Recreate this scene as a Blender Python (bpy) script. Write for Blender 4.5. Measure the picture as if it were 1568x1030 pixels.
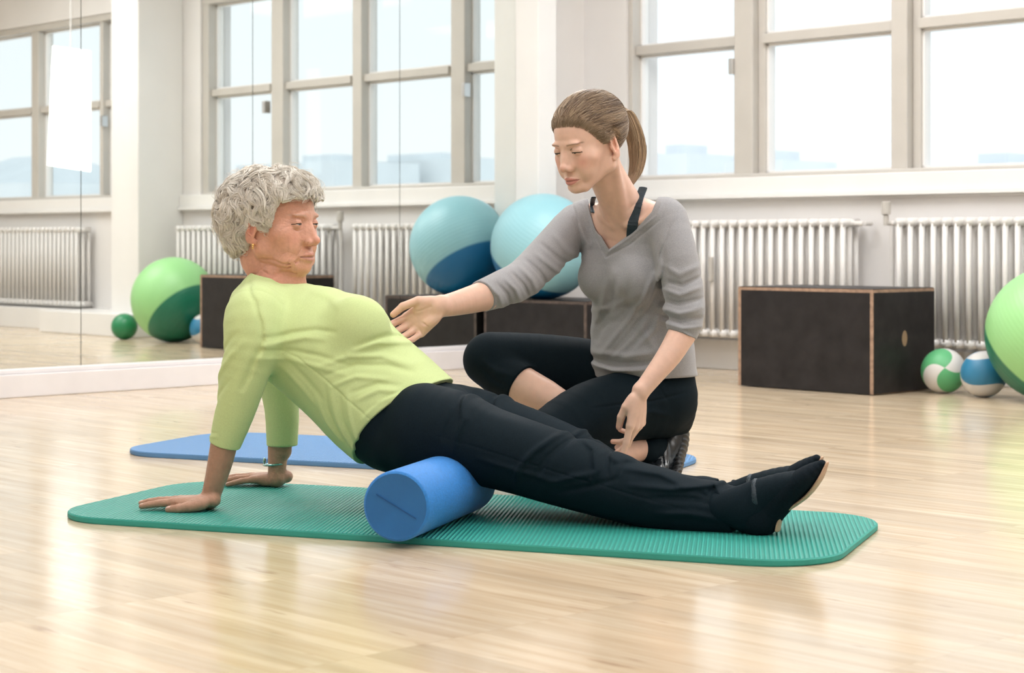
import bpy, math, random
import numpy as np
from mathutils import Vector, Matrix
random.seed(7); rng = np.random.default_rng(7)
for o in list(bpy.data.objects): bpy.data.objects.remove(o)
SC = bpy.context.scene; COL = SC.collection

# ------------------------------------------------------------------ camera
F, HZ, CH = 2855.0, 370.0, 0.64            # focal length (px), horizon row, camera height (m)
cam = bpy.data.cameras.new('camera'); co = bpy.data.objects.new('camera', cam); COL.objects.link(co)
co.location = (0, 0, CH); co.rotation_euler = (math.pi/2, 0, 0)
cam.sensor_width = 36; cam.lens = F/1568*36; cam.shift_y = -(515-HZ)/1568
cam.dof.use_dof = True; cam.dof.focus_distance = 4.45; cam.dof.aperture_fstop = 6.3
cam.clip_end = 500
SC.camera = co
SC.view_settings.view_transform = 'Standard'; SC.view_settings.look = 'None'
SC.view_settings.exposure = 0.08; SC.view_settings.gamma = 1; SC.view_settings.use_curve_mapping = False

# ------------------------------------------------------------------ world
wd = bpy.data.worlds.new('sky'); SC.world = wd; wd.use_nodes = True
nt = wd.node_tree; nt.nodes.clear()
out = nt.nodes.new('ShaderNodeOutputWorld'); bg = nt.nodes.new('ShaderNodeBackground')
tc = nt.nodes.new('ShaderNodeTexCoord'); sp = nt.nodes.new('ShaderNodeSeparateXYZ'); cr = nt.nodes.new('ShaderNodeValToRGB')
cr.color_ramp.elements[0].position = 0.0; cr.color_ramp.elements[0].color = (.93, .965, .985, 1)
cr.color_ramp.elements[1].position = 0.35; cr.color_ramp.elements[1].color = (.80, .90, .97, 1)
nt.links.new(tc.outputs['Generated'], sp.inputs[0]); nt.links.new(sp.outputs['Z'], cr.inputs[0])
nt.links.new(cr.outputs[0], bg.inputs[0]); nt.links.new(bg.outputs[0], out.inputs[0])
bg.inputs['Strength'].default_value = 1.22

# ------------------------------------------------------------------ room frame
TH = math.radians(45.957); CX, CY = .405, 10.076
RM = Matrix.Translation((CX, CY, 0)) @ Matrix.Rotation(-TH, 4, 'Z')     # local x = along window wall, local -y = along mirror wall
def RW(u, v, z): return RM @ Vector((u, -v, z))

def area(name, u, v, z, sx, sy, power, rot, col=(1, 1, 1), portal=False):
    l = bpy.data.lights.new(name, 'AREA'); l.shape = 'RECTANGLE'; l.size = sx; l.size_y = sy
    l.energy = power; l.color = col
    o = bpy.data.objects.new(name, l); COL.objects.link(o)
    o.matrix_world = RM @ Matrix.Translation((u, -v, z)) @ rot
    if portal: l.cycles.is_portal = True
    return o
DOWN = Matrix.Identity(4)
IN = Matrix.Rotation(math.radians(90), 4, 'X') @ Matrix.Identity(4)     # faces local -y (into the room)
IN = Matrix.Rotation(math.radians(-90), 4, 'X')
WIN = [(.317, 3.60), (4.30, 7.45)]; WZ0, WZ1 = .98, 2.30
for a, b in WIN:
    area('window_portal', (a+b)/2, -.12, (WZ0+WZ1)/2, b-a, WZ1-WZ0, 1, IN, portal=True)
CEIL = 3.0
FILL_PANELS = [(1.8, 1.9), (4.6, 1.9), (1.8, 4.6), (4.6, 4.6), (7.2, 3.2), (7.2, 6.6), (3.4, 7.4)]  # unseen overhead fill, added to brighten the room, strongest near the windows
for u, v in FILL_PANELS:
    area('ceiling_fill_light', u, v, CEIL-.12, 1.7, 1.7, (53 if v < 2.5 else 15.5), DOWN, (.97, .985, 1))

# ------------------------------------------------------------------ helpers
def tag(o, label=None, cat=None, group=None, kind=None):
    if label: o['label'] = label
    if cat: o['category'] = cat
    if group: o['group'] = group
    if kind: o['kind'] = kind
    return o
def empty(name, M=Matrix.Identity(4)):
    o = bpy.data.objects.new(name, None); o.empty_display_size = .1; COL.objects.link(o); o.matrix_world = M; return o
def lnk(name, me, mat=None, parent=None, M=None, smooth=False):
    o = bpy.data.objects.new(name, me); COL.objects.link(o)
    if mat is not None and not me.materials: me.materials.append(mat)
    if smooth: me.polygons.foreach_set('use_smooth', [True]*len(me.polygons))
    if M is not None: o.matrix_world = M
    if parent is not None:
        o.parent = parent
    return o
class MB:
    def __init__(s): s.v = []; s.f = []
    def box(s, x0, x1, y0, y1, z0, z1):
        n = len(s.v)
        s.v += [(x, y, z) for x in (x0, x1) for y in (y0, y1) for z in (z0, z1)]
        s.f += [tuple(n+i for i in q) for q in ((0,1,3,2),(4,6,7,5),(0,4,5,1),(2,3,7,6),(0,2,6,4),(1,5,7,3))]
        return s
    def rb(s, u0, u1, v0, v1, z0, z1): return s.box(u0, u1, -v1, -v0, z0, z1)
    def cyl(s, p0, p1, r, n=12, r1=None):
        p0, p1 = Vector(p0), Vector(p1); r1 = r if r1 is None else r1
        t = (p1-p0).normalized(); a = t.orthogonal().normalized(); b = t.cross(a); k = len(s.v)
        for P, R in ((p0, r), (p1, r1)):
            for i in range(n):
                w = 2*math.pi*i/n; s.v.append(tuple(P + a*math.cos(w)*R + b*math.sin(w)*R))
        for i in range(n):
            j = (i+1) % n; s.f.append((k+i, k+j, k+n+j, k+n+i))
        s.f.append(tuple(k+n-1-i for i in range(n))); s.f.append(tuple(k+n+i for i in range(n)))
        return s
    def mesh(s, name):
        me = bpy.data.meshes.new(name); me.from_pydata(s.v, [], s.f); me.update(); return me
    def build(s, name, mat, parent=None, M=None, smooth=False, bevel=0, seg=2):
        o = lnk(name, s.mesh(name), mat, parent, M, smooth)
        if bevel:
            m = o.modifiers.new('bevel', 'BEVEL'); m.width = bevel; m.segments = seg; m.limit_method = 'ANGLE'
        return o

# ------------------------------------------------------------------ materials
def mat(name, col, rough=.6, spec=.5, metal=0, noise=None, bump=None, attr=None, sss=0, sheen=0, coat=0):
    m = bpy.data.materials.new(name); m.use_nodes = True; t = m.node_tree; b = t.nodes['Principled BSDF']
    b.inputs['Base Color'].default_value = (*col, 1); b.inputs['Roughness'].default_value = rough
    b.inputs['Specular IOR Level'].default_value = spec; b.inputs['Metallic'].default_value = metal
    if sss:
        b.inputs['Subsurface Weight'].default_value = sss; b.inputs['Subsurface Radius'].default_value = (.012, .005, .003); b.inputs['Subsurface Scale'].default_value = 1
    if sheen: b.inputs['Sheen Weight'].default_value = sheen; b.inputs['Sheen Roughness'].default_value = .5
    if coat: b.inputs['Coat Weight'].default_value = coat; b.inputs['Coat Roughness'].default_value = .15
    tc = t.nodes.new('ShaderNodeTexCoord'); src = None
    if attr:
        a = t.nodes.new('ShaderNodeAttribute'); a.attribute_name = attr; src = a.outputs['Color']
    if noise:
        sc, amt, det = noise
        n = t.nodes.new('ShaderNodeTexNoise'); n.inputs['Scale'].default_value = sc; n.inputs['Detail'].default_value = det
        t.links.new(tc.outputs['Object'], n.inputs['Vector'])
        r = t.nodes.new('ShaderNodeMapRange'); r.inputs['From Min'].default_value = .3; r.inputs['From Max'].default_value = .7
        r.inputs['To Min'].default_value = 1-amt; r.inputs['To Max'].default_value = 1+amt
        t.links.new(n.outputs[0], r.inputs[0])
        mx = t.nodes.new('ShaderNodeVectorMath'); mx.operation = 'SCALE'
        if src: t.links.new(src, mx.inputs[0])
        else: mx.inputs[0].default_value = col
        t.links.new(r.outputs[0], mx.inputs['Scale']); src = mx.outputs[0]
    if src: t.links.new(src, b.inputs['Base Color'])
    if bump:
        sc, st, det = bump
        n = t.nodes.new('ShaderNodeTexNoise'); n.inputs['Scale'].default_value = sc; n.inputs['Detail'].default_value = det
        t.links.new(tc.outputs['Object'], n.inputs['Vector'])
        bp = t.nodes.new('ShaderNodeBump'); bp.inputs['Strength'].default_value = st; bp.inputs['Distance'].default_value = .002
        t.links.new(n.outputs[0], bp.inputs['Height']); t.links.new(bp.outputs[0], b.inputs['Normal'])
    return m

M_wall = mat('wall_paint', (.74, .715, .70), .55, noise=(3, .02, 3))
M_white = mat('white_gloss_paint', (.80, .785, .77), .35, noise=(4, .02, 3))
M_frame = mat('window_frame_paint', (.52, .49, .45), .4, noise=(6, .03, 3))
M_ceil = mat('ceiling_paint', (.82, .81, .80), .8)
M_rad = mat('radiator_enamel', (.74, .715, .69), .3, noise=(20, .03, 2))
M_trim = mat('mirror_trim_paint', (.76, .73, .74), .4, noise=(8, .03, 3))
M_metal = mat('brushed_metal', (.62, .62, .62), .3, metal=1)
M_far = mat('hazy_facade', (.90, .92, .93), .9, noise=(.3, .06, 3))  # distance haze put into the pale facade colour
M_farroof = mat('hazy_roof', (.84, .87, .89), .9, noise=(.5, .05, 3))  # roof colour paled for the same haze

def floor_mat():
    m = bpy.data.materials.new('maple_floor'); m.use_nodes = True; t = m.node_tree; b = t.nodes['Principled BSDF']; L = t.links.new
    tc = t.nodes.new('ShaderNodeTexCoord')
    br = t.nodes.new('ShaderNodeTexBrick'); br.inputs['Scale'].default_value = 1
    br.inputs['Brick Width'].default_value = .62; br.inputs['Row Height'].default_value = .062
    br.inputs['Mortar Size'].default_value = .0006; br.inputs['Mortar Smooth'].default_value = .3; br.inputs['Bias'].default_value = 0
    br.offset = .37; br.offset_frequency = 1
    br.inputs['Color1'].default_value = (0, 0, 0, 1); br.inputs['Color2'].default_value = (1, 1, 1, 1); br.inputs['Mortar'].default_value = (.5, .5, .5, 1)
    L(tc.outputs['Object'], br.inputs['Vector'])
    mp = t.nodes.new('ShaderNodeMapping'); mp.inputs['Scale'].default_value = (1.6, 22, 1); L(tc.outputs['Object'], mp.inputs[0])
    ad = t.nodes.new('ShaderNodeVectorMath'); ad.operation = 'ADD'; sc = t.nodes.new('ShaderNodeVectorMath'); sc.operation = 'SCALE'; sc.inputs['Scale'].default_value = 9
    L(br.outputs['Color'], sc.inputs[0]); L(mp.outputs[0], ad.inputs[0]); L(sc.outputs[0], ad.inputs[1])
    g = t.nodes.new('ShaderNodeTexNoise'); g.inputs['Scale'].default_value = 1.5; g.inputs['Detail'].default_value = 5; g.inputs['Distortion'].default_value = .6
    L(ad.outputs[0], g.inputs['Vector'])
    cr = t.nodes.new('ShaderNodeValToRGB')
    e = cr.color_ramp.elements; e[0].position = .25; e[0].color = (.53, .395, .255, 1); e[1].position = .72; e[1].color = (.71, .585, .43, 1)
    L(g.outputs[0], cr.inputs[0])
    # plank to plank tone
    mr = t.nodes.new('ShaderNodeMapRange'); mr.inputs['To Min'].default_value = .90; mr.inputs['To Max'].default_value = 1.08
    L(br.outputs['Color'], mr.inputs[0])
    ml = t.nodes.new('ShaderNodeVectorMath'); ml.operation = 'SCALE'; L(cr.outputs[0], ml.inputs[0]); L(mr.outputs[0], ml.inputs['Scale'])
    # dark flecks / knots
    mp2 = t.nodes.new('ShaderNodeMapping'); mp2.inputs['Scale'].default_value = (3.2, 17, 1); L(tc.outputs['Object'], mp2.inputs[0])
    v = t.nodes.new('ShaderNodeTexNoise'); v.inputs['Scale'].default_value = 1.9; v.inputs['Detail'].default_value = 3; v.inputs['Roughness'].default_value = .45
    L(mp2.outputs[0], v.inputs['Vector'])
    r2 = t.nodes.new('ShaderNodeMapRange'); r2.inputs['From Min'].default_value = .66; r2.inputs['From Max'].default_value = .76; r2.inputs['To Max'].default_value = .6
    L(v.outputs[0], r2.inputs[0])
    mx = t.nodes.new('ShaderNodeMix'); mx.data_type = 'RGBA'; mx.inputs[7].default_value = (.30, .17, .10, 1)
    L(r2.outputs[0], mx.inputs[0]); L(ml.outputs[0], mx.inputs[6])
    # mortar lines
    mx2 = t.nodes.new('ShaderNodeMix'); mx2.data_type = 'RGBA'; mx2.inputs[7].default_value = (.36, .24, .14, 1)
    k = t.nodes.new('ShaderNodeMath'); k.operation = 'MULTIPLY'; k.inputs[1].default_value = .45; L(br.outputs['Fac'], k.inputs[0])
    L(k.outputs[0], mx2.inputs[0]); L(mx.outputs[2], mx2.inputs[6]); L(mx2.outputs[2], b.inputs['Base Color'])
    b.inputs['Roughness'].default_value = .21; b.inputs['Specular IOR Level'].default_value = .55
    n2 = t.nodes.new('ShaderNodeTexNoise'); n2.inputs['Scale'].default_value = 3; n2.inputs['Detail'].default_value = 4; L(tc.outputs['Object'], n2.inputs['Vector'])
    r3 = t.nodes.new('ShaderNodeMapRange'); r3.inputs['To Min'].default_value = .10; r3.inputs['To Max'].default_value = .23; L(n2.outputs[0], r3.inputs[0]); L(r3.outputs[0], b.inputs['Roughness'])
    bp = t.nodes.new('ShaderNodeBump'); bp.inputs['Strength'].default_value = .12; bp.inputs['Distance'].default_value = .004
    n3 = t.nodes.new('ShaderNodeTexNoise'); n3.inputs['Scale'].default_value = .8; n3.inputs['Detail'].default_value = 2; L(mp.outputs[0], n3.inputs['Vector'])
    L(n3.outputs[0], bp.inputs['Height']); L(bp.outputs[0], b.inputs['Normal'])
    return m
M_floor = floor_mat()
def mirror_mat():
    m = bpy.data.materials.new('mirror_glass'); m.use_nodes = True; b = m.node_tree.nodes['Principled BSDF']
    b.inputs['Base Color'].default_value = (.845, .87, .85, 1); b.inputs['Metallic'].default_value = 1; b.inputs['Roughness'].default_value = .004
    return m
M_mirror = mirror_mat()
def glass_mat():
    m = bpy.data.materials.new('window_glass'); m.use_nodes = True; t = m.node_tree; t.nodes.clear()
    o = t.nodes.new('ShaderNodeOutputMaterial'); mx = t.nodes.new('ShaderNodeMixShader'); tr = t.nodes.new('ShaderNodeBsdfTransparent'); gl = t.nodes.new('ShaderNodeBsdfGlossy')
    tr.inputs[0].default_value = (.985, .995, .995, 1); gl.inputs['Roughness'].default_value = .01
    fr = t.nodes.new('ShaderNodeLayerWeight'); fr.inputs[0].default_value = .5; pw = t.nodes.new('ShaderNodeMath'); pw.operation = 'POWER'; pw.inputs[1].default_value = 5
    ma = t.nodes.new('ShaderNodeMath'); ma.operation = 'MULTIPLY_ADD'; ma.inputs[1].default_value = .55; ma.inputs[2].default_value = .02
    t.links.new(fr.outputs['Facing'], pw.inputs[0]); t.links.new(pw.outputs[0], ma.inputs[0]); t.links.new(ma.outputs[0], mx.inputs[0]); t.links.new(tr.outputs[0], mx.inputs[1]); t.links.new(gl.outputs[0], mx.inputs[2]); t.links.new(mx.outputs[0], o.inputs[0])
    return m
M_glass = glass_mat()

# ------------------------------------------------------------------ setting
def st(name, mb, m, **k): return tag(mb.build(name, m, M=RM, **k), kind='structure')
UR, VR = 9.2, 9.6
st('floor', MB().rb(-.12, UR, -.25, VR, -.1, 0), M_floor)
st('ceiling', MB().rb(-.12, UR, -.25, VR, CEIL, CEIL+.1), M_ceil)
wb = MB()                                                   # window wall with two openings
wb.rb(-.12, UR, -.25, 0, 0, WZ0-.06); wb.rb(-.12, UR, -.25, 0, WZ1, CEIL)
wb.rb(-.12, WIN[0][0]-.03, -.25, 0, WZ0-.06, WZ1); wb.rb(WIN[0][1]+.03, WIN[1][0]-.03, -.25, 0, WZ0-.06, WZ1); wb.rb(WIN[1][1]+.03, UR, -.25, 0, WZ0-.06, WZ1)
st('wall_back', wb, M_wall)
st('wall_left', MB().rb(-.14, -.02, -.25, VR, 0, CEIL), M_wall)
st('wall_right', MB().rb(UR, UR+.1, -.25, VR, 0, CEIL), M_wall)
st('wall_front', MB().rb(-.12, UR, VR, VR+.1, 0, CEIL), M_wall)
# corner pier at the mirror's end
st('trim_1', MB().rb(-.02, .165, .40, .535, 0, CEIL), M_white, bevel=.006)
# pier between the windows with its plinth
st('trim_2', MB().rb(3.84, 4.18, 0, .36, 0, CEIL), M_white, bevel=.008)
st('trim_3', MB().rb(3.72, 4.9, 0, .50, 0, .155), M_white, bevel=.006)
# plinth under the radiators, sill mouldings
st('baseboard_back', MB().rb(0, 3.72, 0, .03, 0, .15).rb(4.9, UR, 0, .26, 0, .15), M_white, bevel=.004)
sl = MB()
for a, b in ((.20, 3.84), (4.18, 7.6)):
    sl.rb(a, b, -.02, .05, WZ0-.125, WZ0-.10); sl.rb(a, b, -.02, .03, WZ0-.10, WZ0-.02); sl.rb(a, b, -.05, .012, WZ0-.135, WZ0-.125)
st('trim_4', sl, M_white, bevel=.004)
# mirror panels
PAN = [.535, 1.33, 2.215, 3.109, 4.0, 4.89, 5.78]
for i in range(len(PAN)-1):
    o = MB().rb(-.02, 0, PAN[i]+.0018, PAN[i+1]-.0018, .10, 2.75).build('mirror_panel', M_mirror, M=RM)
    LB = ['wall mirror panel at the right end, beside the white corner pier', 'wall mirror panel behind the older woman\'s chest, second from the corner pier',
          'wall mirror panel behind the white-haired head, reflecting the wide window', 'wall mirror panel at the left edge, reflecting the white pier and glare',
          'wall mirror panel further toward the viewer, left of the frame', 'wall mirror panel nearest the viewer, out of frame at left']
    tag(o, LB[i], 'mirror', 'wall mirror panels')
st('baseboard_left', MB().rb(0, .045, .535, PAN[-1], 0, .095).rb(0, .028, .535, PAN[-1], .095, .115), M_trim, bevel=.004)

# windows
WD = [([(.317, 1.0), (1.164, 1.938), (2.072, 2.735), (2.905, 3.56)], 'wide four-bay studio window'), ([(4.33, 4.90), (4.99, 5.82), (5.97, 6.75), (6.9, 7.42)], 'second studio window')]
MZ = 1.65
for wi, (panes, lb) in enumerate(WD):
    a, b = WIN[wi]; root = empty('window_%d' % (wi+1), RM); tag(root, kind='structure')
    fr = MB(); y0, y1 = -.15, -.02
    fr.rb(a-.03, panes[0][0], y0, y1+.005, WZ0-.06, WZ1); fr.rb(panes[-1][1], b+.03, y0, y1+.005, WZ0-.06, WZ1)
    for i in range(3): fr.rb(panes[i][1], panes[i+1][0]-.045, y0, y1, WZ0-.06, WZ1); fr.rb(panes[i+1][0]-.045, panes[i+1][0], y0, y1-.045, WZ0-.06, WZ1)
    fr.rb(a-.03, b+.03, y0, y1+.01, WZ0-.06, WZ0); fr.rb(a-.03, b+.03, y0, y1+.01, WZ1-.05, WZ1)
    fr.build('window_frame', M_frame, root, bevel=.006)
    for i, (p, q) in enumerate(panes):
        MB().rb(p, q, y0+.03, y1-.02, MZ-.024, MZ+.024).build('muntin', M_frame, root, bevel=.004)
        sash = MB()
        for s_ in (WZ0, MZ+.024):
            e_ = MZ-.024 if s_ == WZ0 else WZ1-.05
            sash.rb(p, p+.012, y0+.02, y0+.07, s_, e_); sash.rb(q-.012, q, y0+.02, y0+.07, s_, e_); sash.rb(p, q, y0+.02, y0+.07, s_, s_+.012); sash.rb(p, q, y0+.02, y0+.07, e_-.012, e_)
        sash.build('sash', M_white, root)
        MB().rb(p, q, y0+.04, y0+.046, WZ0, WZ1-.05).build('pane', M_glass, root)
        if i in (0, 3):
            hd = MB().rb(q-.02 if i == 0 else p-.0, q+.008 if i == 0 else p+.03, y1-.03, y1+.02, MZ-.17, MZ-.09); hd.build('handle', M_metal, root, bevel=.003)

# radiators
def radiator(u0, n, label, step=.0605, z0=.165, z1=.75):
    root = empty('radiator', RM @ Matrix.Translation((u0, -.10, z0))); tag(root, label, 'radiator', 'white column radiators')
    s = MB(); h = z1-z0
    for dy in (-.05, 0, .05):
        s.cyl((0, dy, .03), (0, dy, h-.03), .0135, 10)
    for zz in (.022, h-.022): s.cyl((0, -.062, zz), (0, .062, zz), .021, 10); s.cyl((-step/2, 0, zz), (step/2, 0, zz), .017, 8)
    me = s.mesh('section'); me.materials.append(M_rad); me.polygons.foreach_set('use_smooth', [True]*len(me.polygons))
    for i in range(n):
        o = bpy.data.objects.new('section', me); COL.objects.link(o); o.parent = root; o.location = ((i+.5)*step, 0, 0)
    for i in (1, n-1): MB().box(i*step-.012, i*step+.012, -.03, .10, -.0, .03).build('bracket', M_rad, root)
    return root
r1 = radiator(.55, 21, 'white column radiator between the kneeling woman and the wall valve, behind the black box')
MB().cyl((21*.0605, 0, .56), (21*.0605+.05, 0, .56), .012).cyl((21*.0605+.05, 0, .56), (21*.0605+.05, .06, .56), .012).build('pipe_elbow', M_rad, r1)
MB().box(.455, .475, -.085, -.064, .28, .40).build('meter', M_frame, r1, bevel=.003)
r2 = radiator(2.07, 27, 'white column radiator at the right edge, behind the balls')
MB().cyl((-.055, .02, 0-.16), (-.055, .02, .57), .011).cyl((-.055, .02, .56), (0, 0, .56), .012).build('pipe', M_rad, r2)
MB().cyl((-.075, .0, .60), (-.075, .0, .66), .022, 14).cyl((-.075, 0, .55), (-.075, 0, .6), .013).cyl((-.075, 0, .56), (-.05, 0.02, .56), .011).build('valve', M_frame, r2, bevel=.003)
r3 = radiator(4.95, 40, 'white column radiator beyond the pier, seen only in the mirror at left')

# glowing ceiling panels, added out of view to go with the fill lights
M_diff = bpy.data.materials.new('fill_diffuser'); M_diff.use_nodes = True
b_ = M_diff.node_tree.nodes['Principled BSDF']; b_.inputs['Emission Color'].default_value = (1, .985, .965, 1); b_.inputs['Emission Strength'].default_value = 2.2
LAB = ['added square ceiling fill panel above the low box by the mirror', 'added square ceiling fill panel over the pier between the windows', 'added square ceiling fill panel above the mirror side of the mats', 'added square ceiling fill panel over the two women',
       'added square ceiling fill panel by the right wall, nearer the windows', 'added square ceiling fill panel by the right wall, behind the viewer', 'added square ceiling fill panel at the back of the room']
for i, (u, v) in enumerate(FILL_PANELS):
    root = empty('ceiling_fill_panel', RM @ Matrix.Translation((u, -v, CEIL))); tag(root, LAB[i], 'lamp', 'added fill panels')
    MB().box(-.9, .9, -.9, .9, -.07, 0).build('housing', M_white, root); MB().box(-.86, .86, -.86, .86, -.085, -.07).build('diffuser', M_diff, root)

# ------------------------------------------------------------------ black plywood boxes
def plymat():
    m = mat('black_plywood', (.017, .015, .016), .45, spec=.3, noise=(14, .35, 5)); return m
M_ply = plymat()
M_edge = mat('worn_ply_edge', (.33, .215, .15), .6, noise=(40, .3, 4))
def plybox(u0, u1, v0, v1, h, label, hole=True, M=RM, M_edge=M_edge):
    cu, cv = (u0+u1)/2, (v0+v1)/2
    root = empty('plyometric_box', RM @ Matrix.Translation((cu, -cv, 0))); tag(root, label, 'box', 'black plywood jump boxes')
    a, b = (u1-u0)/2, (v1-v0)/2; t = .016
    MB().box(-a+t, a-t, -b, -b+t, .004, h-t).build('front_panel', M_ply, root)
    MB().box(-a+t, a-t, b-t, b, .004, h-t).build('back_panel', M_ply, root)
    MB().box(-a, a, -b, b, h-t, h-.003).build('top_edge', M_edge, root); MB().box(-a+.004, a-.004, -b+.004, b-.004, h-.004, h).build('top_panel', M_ply, root)
    for s in (-1, 1):
        x0, x1 = sorted((s*a, s*(a-t)))
        MB().box(x0, x1, -b, b, .004, h-t).build('side_edge', M_edge, root)
        x0, x1 = sorted((s*(a+.002), s*(a-.001)))
        sd = MB(); n = 28                                     # side skin with a grip hole
        hy, hz = -.0, h*.52
        if hole:
            ring = []; outr = []; bw = b-.003; zl, zh = .006, h-t; q = n//4
            per = [(-bw+2*bw*k/q, zl) for k in range(q)]+[(bw, zl+(zh-zl)*k/q) for k in range(q)]+[(bw-2*bw*k/q, zh) for k in range(q)]+[(-bw, zh-(zh-zl)*k/q) for k in range(q)]
            for y_, z_ in per: w = math.atan2(z_-hz, y_-hy); ring.append((hy+.02*math.cos(w), hz+.034*math.sin(w))); outr.append((y_, z_))
            for x in (x0, x1): sd.v += [(x, p[0], p[1]) for p in ring]+[(x, p[0], p[1]) for p in outr]
            for i in range(n):
                j = (i+1) % n; sd.f += [(i, j, n+j, n+i), (2*n+i, 3*n+i, 3*n+j, 2*n+j), (i, 2*n+i, 2*n+j, j), (n+i, n+j, 3*n+j, 3*n+i)]
        else: sd.box(x0, x1, -b+.003, b-.003, .01, h-t)
        sd.build('side_panel', M_ply, root)
        if hole: MB().cyl((s*(a-.004), hy, hz), (s*(a+.0008), hy, hz), .034, 20).build('grip_hole', mat('hole_wood', (.30, .20, .12), .8), root)
    return root
plybox(1.715, 2.433, .374, .827, .443, 'black plywood box with worn edges before the radiators, right of the kneeling woman')
plybox(.03, .75, .34, .79, .352, 'low black plywood box under the light blue exercise ball by the mirror', M_edge=mat('dark_ply_edge', (.09, .065, .055), .6, noise=(30, .5, 4)))

# ------------------------------------------------------------------ balls
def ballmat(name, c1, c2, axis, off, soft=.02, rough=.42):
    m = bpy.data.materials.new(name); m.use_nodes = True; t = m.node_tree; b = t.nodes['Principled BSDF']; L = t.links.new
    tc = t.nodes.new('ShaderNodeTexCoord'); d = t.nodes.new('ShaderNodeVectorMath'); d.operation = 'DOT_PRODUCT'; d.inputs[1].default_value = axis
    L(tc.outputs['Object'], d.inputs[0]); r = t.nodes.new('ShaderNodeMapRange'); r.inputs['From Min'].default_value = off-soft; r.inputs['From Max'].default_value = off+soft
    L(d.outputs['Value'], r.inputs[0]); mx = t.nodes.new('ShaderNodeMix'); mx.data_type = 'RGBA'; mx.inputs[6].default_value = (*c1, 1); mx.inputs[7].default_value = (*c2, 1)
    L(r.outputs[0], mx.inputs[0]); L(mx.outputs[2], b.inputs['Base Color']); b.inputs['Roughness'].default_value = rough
    # fine moulded rings
    w = t.nodes.new('ShaderNodeMath'); w.operation = 'SINE'; mu = t.nodes.new('ShaderNodeMath'); mu.operation = 'MULTIPLY'; mu.inputs[1].default_value = 330
    L(d.outputs['Value'], mu.inputs[0]); L(mu.outputs[0], w.inputs[0]); bp = t.nodes.new('ShaderNodeBump'); bp.inputs['Strength'].default_value = .10; bp.inputs['Distance'].default_value = .002
    L(w.outputs[0], bp.inputs['Height']); L(bp.outputs[0], b.inputs['Normal'])
    return m
def sphere_mesh(name, r, nu=64, nv=32, squash=0):
    v, f = [(0, 0, r)], []
    for i in range(1, nv):
        ph = math.pi*i/nv
        for j in range(nu):
            th = 2*math.pi*j/nu; z = r*math.cos(ph)
            if z < -r+squash: z = -r+squash
            v.append((r*math.sin(ph)*math.cos(th), r*math.sin(ph)*math.sin(th), z))
    v.append((0, 0, -r+squash))
    for j in range(nu): f.append((0, 1+j, 1+(j+1) % nu))
    for i in range(nv-2):
        for j in range(nu):
            a = 1+i*nu+j; b = 1+i*nu+(j+1) % nu; f.append((a, a+nu, b+nu, b))
    n = len(v)-1; k = 1+(nv-2)*nu
    for j in range(nu): f.append((k+j, n, k+(j+1) % nu))
    me = bpy.data.meshes.new(name); me.from_pydata(v, [], f); me.polygons.foreach_set('use_smooth', [True]*len(f)); return me
def ball(name, u, v, z, r, m, label, cat, group=None, plug=None):
    o = lnk(name, sphere_mesh(name, r, squash=r*.012), m, M=Matrix.Translation(RW(u, v, z)))
    tag(o, label, cat, group)
    if plug:
        d = Vector(plug).normalized(); MB().cyl(d*(r-.006), d*(r+.004), .010, 12).build('valve_plug', M_white, o)
    return o
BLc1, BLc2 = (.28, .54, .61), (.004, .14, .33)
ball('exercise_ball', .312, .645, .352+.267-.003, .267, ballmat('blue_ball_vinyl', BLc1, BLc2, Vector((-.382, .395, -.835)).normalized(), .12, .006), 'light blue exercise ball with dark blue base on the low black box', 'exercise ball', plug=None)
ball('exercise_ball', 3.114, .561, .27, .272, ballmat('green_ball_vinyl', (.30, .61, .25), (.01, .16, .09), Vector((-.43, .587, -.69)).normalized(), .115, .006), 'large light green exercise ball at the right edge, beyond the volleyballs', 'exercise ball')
ball('exercise_ball', 3.60, .62, .084, .086, mat('dark_green_vinyl', (.02, .22, .09), .35), 'small dark green ball on the floor beside the pier, seen in the mirror', 'ball')
def volley(name, cp, cw, seed):
    m = bpy.data.materials.new(name); m.use_nodes = True; t = m.node_tree; b = t.nodes['Principled BSDF']; L = t.links.new
    tc = t.nodes.new('ShaderNodeTexCoord'); mp = t.nodes.new('ShaderNodeMapping'); mp.inputs['Rotation'].default_value = seed; L(tc.outputs['Object'], mp.inputs[0])
    s = t.nodes.new('ShaderNodeSeparateXYZ'); L(mp.outputs[0], s.inputs[0])
    a = t.nodes.new('ShaderNodeMath'); a.operation = 'ARCTAN2'; L(s.outputs[0], a.inputs[0]); L(s.outputs[2], a.inputs[1])
    # swirl: angle + twist by depth
    tw = t.nodes.new('ShaderNodeMath'); tw.operation = 'MULTIPLY_ADD'; tw.inputs[1].default_value = 13; L(s.outputs[1], tw.inputs[0]); L(a.outputs[0], tw.inputs[2])
    m3 = t.nodes.new('ShaderNodeMath'); m3.operation = 'MULTIPLY'; m3.inputs[1].default_value = 2; L(tw.outputs[0], m3.inputs[0])
    sn = t.nodes.new('ShaderNodeMath'); sn.operation = 'SINE'; L(m3.outputs[0], sn.inputs[0])
    r = t.nodes.new('ShaderNodeMapRange'); r.inputs['From Min'].default_value = .25; r.inputs['From Max'].default_value = .33; L(sn.outputs[0], r.inputs[0])
    mx = t.nodes.new('ShaderNodeMix'); mx.data_type = 'RGBA'; mx.inputs[6].default_value = (*cp, 1); mx.inputs[7].default_value = (*cw, 1); L(r.outputs[0], mx.inputs[0]); L(mx.outputs[2], b.inputs['Base Color'])
    b.inputs['Roughness'].default_value = .45
    return m
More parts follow.
